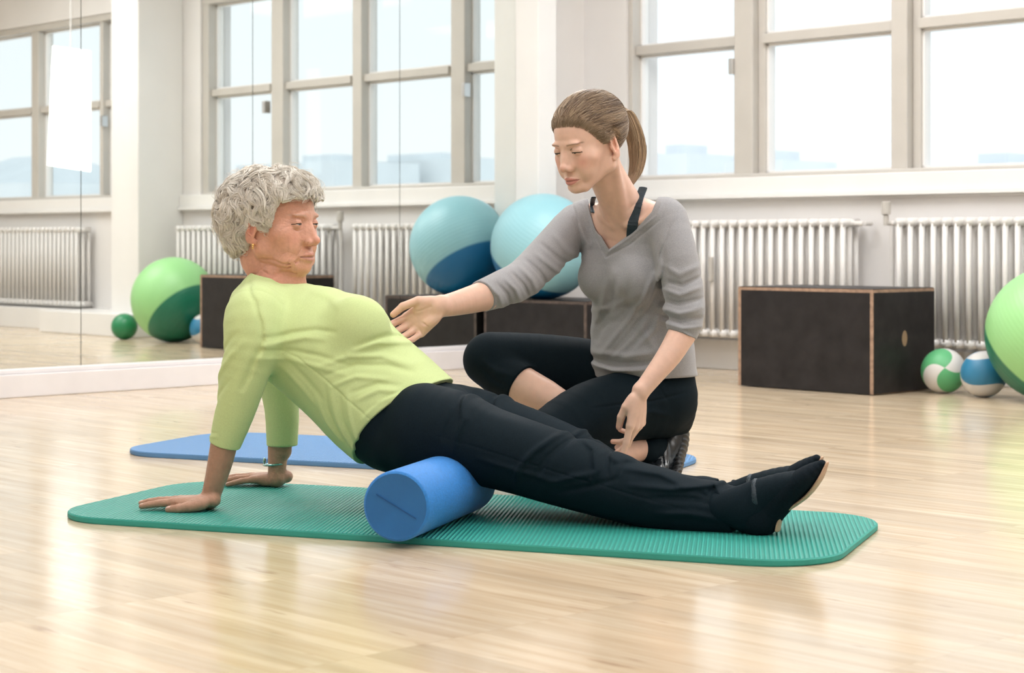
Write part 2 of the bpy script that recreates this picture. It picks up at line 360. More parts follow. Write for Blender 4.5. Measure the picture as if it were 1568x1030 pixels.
ball('volleyball', 2.561, .50, .094, .095, volley('green_white_leather', (.10, .40, .17), (.66, .64, .62), (.3, .5, .2)), 'green and white volleyball on the floor beside the black box', 'volleyball', 'volleyballs by the radiator')
ball('volleyball', 2.785, .55, .094, .095, volley('blue_white_leather', (.03, .20, .36), (.66, .64, .62), (1.2, -.4, .9)), 'blue and white volleyball under the large green ball', 'volleyball', 'volleyballs by the radiator')

# softbox lamp whose reflection glows in the mirror
def softbox():
    # stands by the pier between the windows; glows in the mirror
    kx = (108-784)/F; Dv = 12.2
    q = RM.inverted() @ Vector((kx*Dv, Dv, CH-(167-HZ)/F*Dv)); u, v, z = -q.x, -q.y, q.z
    e = bpy.data.materials.new('softbox_cloth'); e.use_nodes = True; b = e.node_tree.nodes['Principled BSDF']; b.inputs['Emission Color'].default_value = (1, 1, .99, 1); b.inputs['Emission Strength'].default_value = 1.6
    cl = RM.inverted() @ Vector((0, 0, 0)); dx, dy = -cl.x-u, cl.y+v
    M = RM @ Matrix.Translation((u, -v, z)) @ Matrix.Rotation(math.atan2(-dy, -dx), 4, 'Z')
    root = empty('softbox', M); tag(root, 'white glowing studio softbox hanging from the ceiling, seen in the mirror at left', 'lamp')
    w, h = .13, .41
    me = MB(); me.v = [(-.015, -w*.88, h), (-.015, w, h*.93), (-.015, w, -h), (-.015, -w*1.15, -h*.9), (-.004, -w*.88, h), (-.004, w, h*.93), (-.004, w, -h), (-.004, -w*1.15, -h*.9)]
    me.f = [(0, 3, 2, 1), (4, 5, 6, 7), (0, 1, 5, 4), (1, 2, 6, 5), (2, 3, 7, 6), (3, 0, 4, 7)]; me.build('diffuser', e, root)
    mb = MB(); mb.v = [(-.004, -w*.88, h), (-.004, w, h*.93), (-.004, w, -h), (-.004, -w*1.15, -h*.9), (.12, -.04, .05), (.12, .04, .05), (.12, .04, -.05), (.12, -.04, -.05)]
    mb.f = [(0, 1, 5, 4), (1, 2, 6, 5), (2, 3, 7, 6), (3, 0, 4, 7), (4, 5, 6, 7)]; mb.build('reflector', M_white, root)
    MB().cyl((.09, 0, .05), (.09, 0, CEIL-z), .004, 8).build('hanging_rod', M_white, root)
softbox()

# ------------------------------------------------------------------ outside
def far_building(u, v, w, dpt, z0, z1, label, roof=0):
    root = empty('distant_building', RM @ Matrix.Translation((u, -v, 0))); tag(root, label, 'building', 'distant rooftops outside')
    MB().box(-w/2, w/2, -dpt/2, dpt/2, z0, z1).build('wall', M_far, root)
    if roof:
        r = MB(); r.v = [(-w/2, -dpt/2, z1), (w/2, -dpt/2, z1), (w/2, dpt/2, z1), (-w/2, dpt/2, z1), (-w/4, 0, z1+roof), (w/4, 0, z1+roof)]
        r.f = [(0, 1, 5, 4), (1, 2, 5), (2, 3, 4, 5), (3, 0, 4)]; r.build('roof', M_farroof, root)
    else: MB().box(-w*.2, w*.1, -1, 1, z1, z1+.5).build('roof_hut', M_farroof, root)
def outp(px, py, D, m=1):      # place by bearing: point seen directly (m=1) or in the mirror (m=-1)
    q = RM.inverted() @ Vector(((px-784)/F*D, D, CH-(py-HZ)/F*D)); return (q.x*m, -q.y, q.z)
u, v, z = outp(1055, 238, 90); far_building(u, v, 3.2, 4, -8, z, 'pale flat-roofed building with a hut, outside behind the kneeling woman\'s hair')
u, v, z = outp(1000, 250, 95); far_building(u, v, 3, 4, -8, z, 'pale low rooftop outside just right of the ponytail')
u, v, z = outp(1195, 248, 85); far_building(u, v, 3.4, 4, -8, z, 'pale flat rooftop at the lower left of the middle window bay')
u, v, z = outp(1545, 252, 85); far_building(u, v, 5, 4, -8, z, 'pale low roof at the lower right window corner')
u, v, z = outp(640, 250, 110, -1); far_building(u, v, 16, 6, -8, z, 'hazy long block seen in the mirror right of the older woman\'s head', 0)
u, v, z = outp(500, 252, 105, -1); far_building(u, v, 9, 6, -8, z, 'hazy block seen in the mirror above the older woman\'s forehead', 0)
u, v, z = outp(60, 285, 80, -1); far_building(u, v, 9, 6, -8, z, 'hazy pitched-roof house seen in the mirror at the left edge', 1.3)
st('outside_ground', MB().rb(-60, 200, -200, -20, -8.1, -8), M_far)  # ground outside, unseen; pale to bounce skylight onto the facades
#MARK_ENGINE

# ================================================================== implicit-surface modeller
def V3(a): return np.array(a, float)
def nrm(a): a = np.asarray(a, float); return a/np.linalg.norm(a)
class SDF:
    def __init__(s): s.p = []; s.post = None
    def _add(s, fn, c, R, k, op): s.p.append((fn, V3(c), R, k, op))
    def ell(s, c, r, rot=None, k=.01, op='+'):
        c = V3(c); r = V3(r); m = r.min(); Rm = None if rot is None else np.asarray(rot, float)
        def fn(P):
            q = P-c
            if Rm is not None: q = q @ Rm.T
            l = np.sqrt(((q/r)**2).sum(1)); g = np.sqrt(((q/(r*r))**2).sum(1))+1e-9
            return l*(l-1)/g if False else (l-1)*np.clip(l/g, m, r.max())
        s._add(fn, c, r.max(), k, op); return s
    def cone(s, a, b, ra, rb=None, k=.01, op='+'):
        a = V3(a); b = V3(b); rb = ra if rb is None else rb; d = b-a; L2 = (d*d).sum()+1e-12
        def fn(P):
            t = np.clip(((P-a) @ d)/L2, 0, 1); return np.linalg.norm(P-a-t[:, None]*d, axis=1)-(ra+(rb-ra)*t)
        s._add(fn, (a+b)/2, np.sqrt(L2)/2+max(ra, rb), k, op); return s
    def tube(s, pts, ra, rb=None, side=None, k=.01, op='+', sub=3, inner=0.0):
        """chain through pts; ra = half depth, rb = half width along side"""
        pts = np.array(pts, float); n = len(pts); ra = np.array(ra, float)*np.ones(n); rb = ra if rb is None else np.array(rb, float)*np.ones(n)
        if side is None: side = (1, 0, 0.01)
        side = np.array(side, float); side = np.tile(side, (n, 1)) if side.ndim == 1 else side
        if sub > 1 and n > 2:
            A = np.hstack([pts, ra[:, None], rb[:, None], side]); B = []
            E = np.vstack([2*A[0]-A[1], A, 2*A[-1]-A[-2]])
            for i in range(1, n):
                p0, p1, p2, p3 = E[i-1], E[i], E[i+1], E[i+2]
                for j in range(sub):
                    t = j/sub; B.append(.5*((2*p1)+(-p0+p2)*t+(2*p0-5*p1+4*p2-p3)*t*t+(-p0+3*p1-3*p2+p3)*t**3))
            B.append(A[-1]); B = np.array(B); pts, ra, rb, side = B[:, :3], B[:, 3], B[:, 4], B[:, 5:8]
        ra = ra-inner; rb = rb-inner
        n = len(pts); segs = []
        for i in range(n-1):
            a, b = pts[i], pts[i+1]; d = b-a; L = np.linalg.norm(d)+1e-9; t = d/L
            sv = side[i]+side[i+1]; sv = sv-t*(sv@t); sv = sv/(np.linalg.norm(sv)+1e-9); q = np.cross(t, sv)
            segs.append((a, t, L, sv, q, ra[i], ra[i+1], rb[i], rb[i+1]))
        circ = np.allclose(ra, rb)
        def fn(P):
            out = np.full(len(P), 1e3)
            for a, t, L, sv, q, a0, a1, b0, b1 in segs:
                X = P-a; al = X@t; tt = np.clip(al/L, 0, 1); A = a0+(a1-a0)*tt
                if circ: d = np.linalg.norm(X-(tt*L)[:, None]*t, axis=1)-A
                else:
                    B = b0+(b1-b0)*tt; ax = al-tt*L; u = X@sv; w = X@q; mn = np.minimum(A, B)
                    l = np.sqrt((u/B)**2+(w/A)**2+(ax/mn)**2); g = np.sqrt((u/B**2)**2+(w/A**2)**2+(ax/mn**2)**2)+1e-6
                    d = (l-1)*np.clip(l/g, mn, np.maximum(A, B))
                np.minimum(out, d, out=out)
            return out
        c = (pts.max(0)+pts.min(0))/2; R = np.linalg.norm(pts-c, axis=1).max()+max(ra.max(), rb.max())
        s._add(fn, c, R, k, op); return s
    def half(s, p, nv, k=.004):          # keep the side where (P-p).n < 0
        p = V3(p); nv = nrm(nv); s._add(lambda P: (P-p)@nv, p, 1e3, k, '&'); return s
    def custom(s, fn, c, R, k, op): s._add(fn, c, R, k, op); return s
    def eval(s, P, idx=None):
        d = np.full(len(P), 1.0)
        for i in (range(len(s.p)) if idx is None else idx):
            fn, c, R, k, op = s.p[i]; b = fn(P)
            if op == '+':
                h = np.clip(.5+.5*(d-b)/k, 0, 1); d = d+(b-d)*h-k*h*(1-h)
            else:
                if op == '-': b = -b
                h = np.clip(.5-.5*(d-b)/k, 0, 1); d = d+(b-d)*h+k*h*(1-h)
        if s.post is not None: d = s.post(P, d)
        return d
    def mesh(s, res, amp=.006, n=16, zlo=None, zhi=None):
        lo = np.min([c-R for f, c, R, k, op in s.p if op == '+'], 0)-.02; hi = np.max([c+R for f, c, R, k, op in s.p if op == '+'], 0)+.02
        B = n*res; nb = np.ceil((hi-lo)/B).astype(int); hd = B*.87
        g = np.stack(np.meshgrid(*[np.arange(x) for x in nb], indexing='ij'), -1).reshape(-1, 3)
        cen = lo+(g+.5)*B
        post = s.post; s.post = None; d = np.concatenate([s.eval(c) for c in np.array_split(cen, max(1, len(cen)//20000))]); s.post = post
        act = np.abs(d) < hd*1.25+amp+.006; act &= (cen[:, 2] > (zlo if zlo is not None else -9)-B) & (cen[:, 2] < (zhi if zhi is not None else 99)+B); g = g[act]; cen = cen[act]
        NX, NY, NZ = (nb*n+2).tolist()
        C = np.array([p[1] for p in s.p]); RR = np.array([p[2]+p[3] for p in s.p])
        o = np.stack(np.meshgrid(*[np.arange(n+1)]*3, indexing='ij'), -1).reshape(-1, 3)
        keys, verts, quads = [], [], []
        E = [((0,0,0),(1,0,0)),((0,1,0),(1,1,0)),((0,0,1),(1,0,1)),((0,1,1),(1,1,1)),((0,0,0),(0,1,0)),((1,0,0),(1,1,0)),((0,0,1),(0,1,1)),((1,0,1),(1,1,1)),((0,0,0),(0,0,1)),((1,0,0),(1,0,1)),((0,1,0),(0,1,1)),((1,1,0),(1,1,1))]
        for bi, bc in zip(g, cen):
            idx = np.nonzero(np.linalg.norm(C-bc, axis=1) < RR+hd+.012)[0]
            P = lo+(bi*n+o)*res; f = s.eval(P, idx).reshape(n+1, n+1, n+1)
            sg = f < 0
            if sg.all() or not sg.any(): continue
            cnt = sum(sg[a:n+a, b:n+b, c:n+c].astype(int) for a in (0, 1) for b in (0, 1) for c in (0, 1))
            m = (cnt > 0) & (cnt < 8); ii = np.argwhere(m); acc = np.zeros((len(ii), 3)); num = np.zeros(len(ii))
            for e0, e1 in E:
                A = ii+e0; Bq = ii+e1; fa = f[tuple(A.T)]; fb = f[tuple(Bq.T)]; cr = (fa < 0) != (fb < 0)
                t = np.where(cr, fa/(fa-fb+1e-20*(fa == fb)), 0)[:, None]; acc += (A+(Bq-A)*t)*cr[:, None]; num += cr
            vv = lo+(bi*n+acc/num[:, None])*res; G = bi*n+ii
            keys.append((G[:, 0]*NY+G[:, 1])*NZ+G[:, 2]); verts.append(vv)
            for ax in range(3):                     # edges owned by this block
                a_ = sg[:n, :n, :n]; sl = [slice(0, n)]*3; sl[ax] = slice(1, n+1); b_ = sg[tuple(sl)]
                q = np.argwhere(a_ != b_); flip = a_[tuple(q.T)]; G = bi*n+q
                quads.append((ax, G, flip))
        keys = np.concatenate(keys); verts = np.concatenate(verts); od = np.argsort(keys); ks = keys[od]; vs = verts[od]
        faces = []
        for ax, G, flip in quads:
            if not len(G): continue
            u = [(0,0,0)]*4; a1, a2 = (ax+1) % 3, (ax+2) % 3
            offs = []
            for (i, j) in ((0, 0), (-1, 0), (-1, -1), (0, -1)):
                v = [0, 0, 0]; v[a1] = i; v[a2] = j; offs.append(v)
            ids = []
            ok = np.ones(len(G), bool)
            for v in offs:
                c = G+v; kk = (c[:, 0]*NY+c[:, 1])*NZ+c[:, 2]; p = np.clip(np.searchsorted(ks, kk), 0, len(ks)-1); ok &= ks[p] == kk; ids.append(p)
            q = np.stack(ids, 1); q[~flip] = q[~flip][:, ::-1]; faces.append(q[ok])
        faces = np.concatenate(faces)
        return vs, faces
def np_mesh(name, v, f, col=None, smooth=True):
    me = bpy.data.meshes.new(name); k = f.shape[1]
    me.vertices.add(len(v)); me.vertices.foreach_set('co', np.ascontiguousarray(v, dtype=np.float32).ravel())
    me.loops.add(f.size); me.loops.foreach_set('vertex_index', f.astype(np.int32).ravel())
    me.polygons.add(len(f)); me.polygons.foreach_set('loop_start', np.arange(0, f.size, k, dtype=np.int32)); me.polygons.foreach_set('loop_total', np.full(len(f), k, dtype=np.int32))
    me.update(calc_edges=True); me.validate()
    if smooth: me.polygons.foreach_set('use_smooth', [True]*len(me.polygons))
    if col is not None:
        a = me.color_attributes.new('Col', 'FLOAT_COLOR', 'POINT'); c = np.ones((len(v), 4), np.float32); c[:, :3] = col; a.data.foreach_set('color', c.ravel())
    return me
def sdf_obj(name, sdf, res, mat_, parent=None, colfn=None, keep=None, amp=.006, zs=None, fine=None):
    if zs is None: v, f = sdf.mesh(res, amp)
    else:                                        # finer grid above the collar
        v, f = sdf.mesh(res, amp, zhi=zs); f = f[v[f][:, :, 2].mean(1) < zs+res*.5]; v2, f2 = sdf.mesh(fine, amp, zlo=zs); f2 = f2[v2[f2][:, :, 2].mean(1) > zs-res*.5]
        f = np.concatenate([f, f2+len(v)]); v = np.concatenate([v, v2]); u, inv = np.unique(f, return_inverse=True); v = v[u]; f = inv.reshape(f.shape)
    if keep is not None:
        m = keep(v[f].mean(1)); f = f[m]; u, inv = np.unique(f, return_inverse=True); v = v[u]; f = inv.reshape(f.shape)
    o = lnk(name, np_mesh(name, v, f, colfn(v) if colfn else None), mat_, parent); return o
def strands(name, P, R, mat_, parent, col=None, sides=3):
    """P (S,K,3) centre lines, R (S,K) radii -> one mesh of tapered fibres"""
    S, K, _ = P.shape; T = np.gradient(P, axis=1); T /= np.linalg.norm(T, axis=2, keepdims=True)+1e-9
    up = np.array([.31, .52, .79]); A = np.cross(T, up); A /= np.linalg.norm(A, axis=2, keepdims=True)+1e-9; Bv = np.cross(T, A)
    w = np.arange(sides)*2*np.pi/sides
    V = P[:, :, None]+R[:, :, None, None]*(A[:, :, None]*np.cos(w)[None, None, :, None]+Bv[:, :, None]*np.sin(w)[None, None, :, None])
    idx = np.arange(S*K*sides).reshape(S, K, sides); a = idx[:, :-1]; b = idx[:, 1:]
    f = np.stack([a, np.roll(a, -1, 2), np.roll(b, -1, 2), b], -1).reshape(-1, 4)
    c = None if col is None else np.repeat(col, K*sides, 0)
    return lnk(name, np_mesh(name, V.reshape(-1, 3), f, c), mat_, parent)

def W(x, y, d): return V3(((x-784)/F*d, d, CH-(y-HZ)/F*d))
def G(x, y, z=0.0): return W(x, y, (CH-z)*F/(y-HZ))

# ------------------------------------------------------------------ anatomy
class Local:
    """frame: columns lateral(left), forward, up; millimetres"""
    def __init__(s, o, fwd, up, sc=1.0):
        f = nrm(fwd); u = nrm(V3(up)-f*(V3(up)@f)); l = np.cross(u, f); s.o = V3(o); s.R = np.stack([l, f, u]); s.sc = sc*.001
    def w(s, p): return s.o+(V3(p)*s.sc)@s.R
    def l(s, P): return ((P-s.o)@s.R.T)/s.sc
def head(S, L, old=False):
    sc = L.sc
    def e(c, r, k=8, op='+', rx=0, rz=0):
        Rm = L.R
        if rx:
            a = math.radians(rx); Rm = np.array([[1, 0, 0], [0, math.cos(a), math.sin(a)], [0, -math.sin(a), math.cos(a)]]) @ Rm
        if rz:
            a = math.radians(rz); Rm = np.array([[math.cos(a), math.sin(a), 0], [-math.sin(a), math.cos(a), 0], [0, 0, 1]]) @ Rm
        S.ell(L.w(c), V3(r)*sc, Rm, k*sc, op)
    def cn(a, b, ra, rb, k=8, op='+'): S.cone(L.w(a), L.w(b), ra*sc, rb*sc, k*sc, op)
    e((0, -4, 32), (73, 93, 78), 4); e((0, 28, -15), (60, 62, 72), 18)
    for s in (-1, 1):
        cn((s*50, 6, -55), (s*20, 66, -92), 15, 14, 22); cn((s*54, 0, -10), (s*51, 4, -58), 12, 14, 18)
        e((s*43, 55, -24), (20, 18, 16), 26); e((s*32, 62, -50), (21, 22, 26), 16)
        e((s*24, 82, 17), (21, 8, 6), 9)
    e((0, 77, -93), (19, 15, 14), 12); e((0, 78, -68), (25, 17, 21), 12)
    e((0, 84, 12), (13, 8, 12), 8)
    for s in (-1, 1):
        e((s*32, 95, 0), (17.5, 13, 11.5), 7, '-')
    ny = 3 if old else 0
    for s in (-1, 1): cn((s*5, 91, -16), (s*8.5, 96, -39), 6.5, 7.5, 6)
    for s in (-1, 1): cn((s*8, 84, -8), (s*13, 86, -34), 8, 9.5, 9)
    cn((0, 86, 6), (0, 103+ny, -32), 6.0, 7.0, 7); e((0, 105.5+ny, -36), (8.5, 8.5, 8), 6)
    for s in (-1, 1):
        e((s*11, 96, -41), (6.2, 9.5, 6.5), 6); e((s*6.4, 101, -48.6), (2.8, 4.2, 2.0), 3, '-')
        e((s*31, 75.5, -1), (12.4, 12.4, 12.4), .8)
    # eyelids (upper closing downward gaze) as shells
    UPL, LOL = (.9, -3.0) if old else (-1.6, -4.9)
    for s in (-1, 1):
        def lid(P, s=s):
            q = L.l(P); c = q-np.array([s*31, 75.2, -1]); r = np.linalg.norm(c, axis=1)-14.0
            zz = c[:, 2]+ .012*c[:, 0]**2
            up = np.maximum(r, -(zz-UPL))            # keep above the lid line
            lw = np.maximum(r+.3, (c[:, 2]-.014*c[:, 0]**2-LOL))
            return np.minimum(up, lw)*sc
        S.custom(lid, L.w((s*31, 75, -1)), 16*sc, 1.6*sc, '+')
    # mouth
    S.tube([L.w(p) for p in ((-24, 82, -70), (-12, 92, -67), (-4, 96.5, -65.5), (0, 96, -66.3), (4, 96.5, -65.5), (12, 92, -67), (24, 82, -70))], np.array([2.5, 4, 4.6, 4.4, 4.6, 4, 2.5])*sc, k=3*sc, sub=2)
    S.tube([L.w(p) for p in ((-22, 82, -73), (-10, 91, -76), (0, 94, -77), (10, 91, -76), (22, 82, -73))], np.array([2.5, 5, 5.6, 5, 2.5])*sc, k=3*sc, sub=2)
    S.tube([L.w(p) for p in ((-25, 83.5, -71.5), (-12, 95, -71), (0, 100.5, -71), (12, 95, -71), (25, 83.5, -71.5))], np.array([1.1, 1.2, 1.3, 1.2, 1.1])*sc, k=1.5*sc, op='-', sub=2)
    # philtrum
    cn((0, 98, -53), (0, 100, -62), 1.5, 1.5, 3, '-')
    # ears
    for s in (-1, 1):
        e((s*73, -8, -14), (6, 17, 31), 4, rx=-12, rz=-s*18); e((s*81, -4, -10), (6.5, 11, 22), 2, '-', rx=-12, rz=-s*18); cn((s*76, -13, 2), (s*76, -9, -22), 2.4, 2.2, 2)
        cn((s*77, -10, 8), (s*79, -8, -6), 2.6, 2.2, 2); e((s*75, 6, -14), (3.5, 4, 6), 3); e((s*73, -1, -41), (4.5, 8, 8), 4)
        cn((s*80, -10, -22), (s*78, -2, -28), 2, 2, 2)
def fingers(S, Wr, D, N, T, curl, sc=1.0, spread=1.0, thumb=None, fr=1.0, k=.006, lens=1.0):
    """hand from wrist Wr; D to fingertips, N out of the back of the hand, T toward the thumb side; curl = 4 x (mcp,pip,dip) degrees"""
    D = nrm(D); N = nrm(V3(N)-D*(V3(N)@D)); T_ = np.cross(D, N); T_ = T_ if T_@V3(T) > 0 else -T_; T = T_
    m = .001*sc; pt = lambda a, t, n=0: Wr+(D*a+T*t+N*n)*m
    mc = [(80, 25, 0), (84, 6, 2), (79, -13, 1), (71, -30, -2)]
    ln = [(38, 23, 19), (42, 26, 20), (39, 25, 20), (31, 19, 18)]; rr = [(9.2, 8.4, 7.6, 6.6), (9.4, 8.6, 7.7, 6.8), (9, 8.1, 7.3, 6.4), (8, 7.2, 6.5, 5.8)]
    S.tube([pt(-12, 0), pt(8, 0), pt(30, 1, -1), pt(56, 0, -1), pt(76, -1, 0)], np.array([16, 14.5, 14, 12, 9])*m, np.array([22, 23, 30, 36, 35])*m, side=T, k=.010)
    S.ell(pt(32, 22, -8), V3((24, 14, 14))*m, np.stack([D, T, N]), k=.010); S.ell(pt(35, -22, -8), V3((28, 12, 12))*m, np.stack([D, T, N]), k=.010)
    tips = []
    for i in range(4):
        a, t, n_ = mc[i]; p = pt(a, t, n_); S.cone(pt(22, t*.45, 1), p, 9*m*fr, rr[i][0]*m*fr*1.08, k=.007)
        sp = math.radians((4.5, 1, -3.5, -8)[i]*spread); d0 = D*math.cos(sp)+T*math.sin(sp); ang = 0
        for j in range(3):
            ang += math.radians(curl[i][j]); dd = d0*math.cos(ang)-N*math.sin(ang); q = p+dd*ln[i][j]*m*lens
            S.cone(p, q, rr[i][j]*m*fr, rr[i][j+1]*m*fr, k=.0022 if j else .004); p = q
        tips.append((p, dd, i))
    if thumb is None: thumb = [(12, 20, -6), (38, 40, -10), (64, 47, -10), (88, 50, -8)]
    q = [pt(*t) for t in thumb]; r = [12, 11, 9.6, 8.0]
    for j in range(3): S.cone(q[j], q[j+1], r[j]*m*fr, r[j+1]*m*fr, k=.009 if j == 0 else .003)
    tips.append((q[3], nrm(q[3]-q[2]), 4))
    return dict(D=D, N=N, T=T, m=m, tips=tips)
def nails(v, col, H, c=(.80, .56, .50), Nrm=None):
    for p, d, i in H['tips']:
        n = H['N'] if i < 4 else (H['N']*.75+H['T']*.2 if Nrm is None else Nrm); n = nrm(n-d*(n@d)); r = (6.6, 6.8, 6.4, 5.8, 8)[i]*H['m']; s_ = np.cross(d, n)
        q = v-p; a = q@d; b = q@n; w = q@s_; m = (a > -r*.9) & (a < r*.75) & (b > r*.45) & (b < r*1.9) & (np.abs(w) < r*.72); col[m] = c
def smoothstep(a, b, x): t = np.clip((x-a)/(b-a), 0, 1); return t*t*(3-2*t)
def face_paint(v, col, L, lip=(.50, .20, .17), brow=(.30, .20, .13), iris=(.16, .22, .24), blush=.5, old=False):
    q = L.l(v); x, y, z = q.T; ax = np.abs(x); f = y > 55
    def mix(w, c): col[:] = col*(1-w[:, None])+np.array(c)*w[:, None]
    # blush
    w = np.exp(-(((ax-42)/17)**2+((z+30)/15)**2))*(y > 35)*blush; mix(w, np.array((.62, .22, .16)))
    w = np.exp(-((x/12)**2+((z+38)/10)**2))*(y > 85)*.35; mix(w, (.66, .25, .19))
    w = np.exp(-(((ax-6.6)/2.6)**2+((z+49.5)/2.2)**2))*(y > 93)*.75; mix(w, (.20, .06, .045))  # nostril openings: their shade painted dark into the skin
    # lips
    up = (z > -71.3) & (z < -62.6-.012*ax**2+.8*np.exp(-((ax-5)/3)**2)) ; lo = (z <= -71.3) & (z > -81.5+.018*ax**2)
    m = ((up | lo) & (ax < 24) & (y > 80)).astype(float)*.78; mix(m, lip)
    # mouth line
    w = np.exp(-((z+71.2)/.9)**2)*(ax < 23)*(y > 80)*.6; mix(w, (.16, .05, .045))
    # brows
    bz = 15.5+ .10*(ax-14) - .0042*np.maximum(ax-33, 0)**2*2.2; w = np.exp(-((z-bz)/(2.1 if old else 1.8))**2)*smoothstep(10, 15, ax)*(1-smoothstep(44, 51, ax))*(y > 60); mix(w*(.42 if old else .9), brow)
    # eyes
    c = np.stack([ax-31, y-75.5, z+1], 1); r = np.linalg.norm(c, axis=1); e = (r < 13.0) & (y > 78)
    mix(e.astype(float)*.95, (.52, .46, .43))
    g = np.array([(0 if old else 0), .93, (-.22 if old else -.45)]); g = g/np.linalg.norm(g); dd = c/(r[:, None]+1e-6)
    cs = dd@g; mix((e & (cs > .885)).astype(float), iris); mix((e & (cs > .972)).astype(float), (.01, .01, .01))
    # lash line along upper lid
    zz = c[:, 2]+.012*c[:, 0]**2-(.9 if old else -1.6)
    w = ((np.abs(zz+.2) < (1.15 if old else 1.7)) & (r < 15.4) & (np.abs(c[:, 0]-1.5) < 12.5) & (y > 74)).astype(float); mix(w*(.85 if old else .95), (.04, .025, .02))
    w = np.exp(-((zz-5.2)/.9)**2)*(r < 16)*(np.abs(c[:, 0]) < 12)*(y > 70)*.35; mix(w, (.30, .13, .09))
SKEEP = None
M_skinA = mat('weathered_skin', (.5, .3, .2), .44, spec=.4, attr='Col', sss=.12, noise=(90, .07, 4), bump=(170, .7, 5))
M_skinB = mat('fair_skin', (.6, .4, .3), .45, spec=.4, attr='Col', sss=.15, noise=(60, .04, 3), bump=(400, .12, 3))
M_shirt = mat('lime_jersey', (.55, .66, .31), .85, spec=.25, noise=(400, .05, 2), bump=(900, .2, 2), sheen=.1)
M_trous = mat('black_cotton_twill', (.005, .012, .018), .7, spec=.09, noise=(500, .25, 2), bump=(1200, .2, 2), sheen=0)
M_shoe = mat('black_suede', (.005, .010, .015), .85, spec=.1, noise=(300, .2, 2), sheen=0)
M_sole = mat('tan_leather_sole', (.50, .33, .22), .55)
M_sweat = mat('heather_grey_knit', (.315, .315, .332), .92, spec=.2, noise=(750, .20, 2), bump=(900, .3, 2), sheen=.25)
M_leg = mat('black_stretch_jersey', (.004, .010, .015), .75, spec=.1, noise=(300, .15, 2), bump=(1500, .1, 2))
M_strap = mat('dark_teal_strap', (.008, .022, .034), .55, noise=(300, .15, 2))
M_sneak = mat('black_shoe_leather', (.010, .013, .016), .25, spec=.7, noise=(40, .2, 3), bump=(60, .3, 3))
M_snsole = mat('black_rubber_sole', (.014, .016, .018), .5)
M_hairA = mat('white_hair', (.74, .66, .56), .6, spec=.4, sheen=.5, attr='Col')
M_hairB = mat('ash_blond_hair', (.3, .2, .1), .38, spec=.5, attr='Col')
M_gold = mat('gold', (.80, .52, .22), .25, metal=1)
M_silver = mat('silver_teal', (.35, .55, .55), .25, metal=1)

# ================================================================== older woman
hn, hf = G(312, 782, .015), G(425, 744, .015)          # heels of the two hands
fn_ = G(1165, 818, .015)
mid_h = (hn+hf)/2; lat = nrm((hf-hn)*[1, 1, 0])
e1 = nrm(V3((fn_[0]-mid_h[0], (fn_[1]+.10)-mid_h[1], 0))); nn = V3((-e1[1], e1[0], 0)); 
if nn[1] < 0: nn = -nn
c0 = mid_h@nn
def S_(x, y, off=0.0):
    k = V3(((x-784)/F, 1, 0)); d = (c0+off)/(k@nn); return W(x, y, d)
def pm(px, x=640): return px*S_(x, 500)[1]/F
def side2d(P): return np.stack([P@e1, P[:, 2]], 1)
PX = 4.35/F
HA = Local(S_(420, 341), (math.cos(math.radians(28)), -math.sin(math.radians(28)), -.02), (0, 0, 1), 1.13)
near, far = -.175, .175
torso_pts = [(402, 458), (420, 480), (455, 510), (505, 538), (545, 575), (582, 610), (628, 650)]
torso_ra = [34, 56, 78, 93, 93, 95, 92]; torso_rb = [.10, .165, .172, .165, .158, .163, .172]
def torso(S, inner=0, n=7):
    S.tube([S_(*p) for p in torso_pts[:n]], [pm(a) for a in torso_ra[:n]], torso_rb[:n], side=nn, k=.02, inner=inner)
    for s in (-1, 1): S.ell(S_(548, 506, s*.075), (pm(48)-inner, pm(44)-inner, pm(52)-inner), k=.03)
def sleeveN(S, inner=0):
    S.tube([S_(396, 466, -.115), S_(389, 486, -.165), S_(386, 525, -.185), S_(374, 575, -.195), S_(359, 632, -.20), S_(343, 684, -.205)], [pm(a)-inner for a in (36, 45, 43, 36, 30, 23.5)], k=.025)
def sleeveF(S, inner=0):
    S.tube([S_(402, 460, .13), S_(402, 490, .165), S_(418, 560, .19), S_(431, 620, .205), S_(432, 690, .21)], [pm(a)-inner for a in (40, 42, 33, 29, 25)], k=.02)
legN = [((650, 660), 72, .10), ((700, 668), 66, .098), ((745, 682), 60, .09), ((800, 699), 56, .084), ((860, 719), 53, .078), ((950, 748), 47, .07), ((1040, 772), 42, .063), ((1118, 784), 37.5, .058), ((1150, 789), 37.5, .058)]
legF = [((650, 650), 70, .10), ((720, 652), 60, .09), ((780, 670), 55, .085), ((830, 686), 51, .08), ((885, 708), 46, .073), ((955, 744), 38, .062), ((1070, 768), 33, .055), ((1132, 774), 32, .052), ((1160, 774), 32, .052)]
def leg(S, pts, off, inner=0):
    n = len(pts); offs = [off*(1 if i < 4 else 1-.12*(i-3)) for i in range(n)]
    S.tube([S_(p[0][0], p[0][1], o) for p, o in zip(pts, offs)], [pm(p[1])-inner for p in pts], [p[2]*1.04-inner for p in pts], side=nn, k=.012)

body = SDF(); head(body, HA, True)
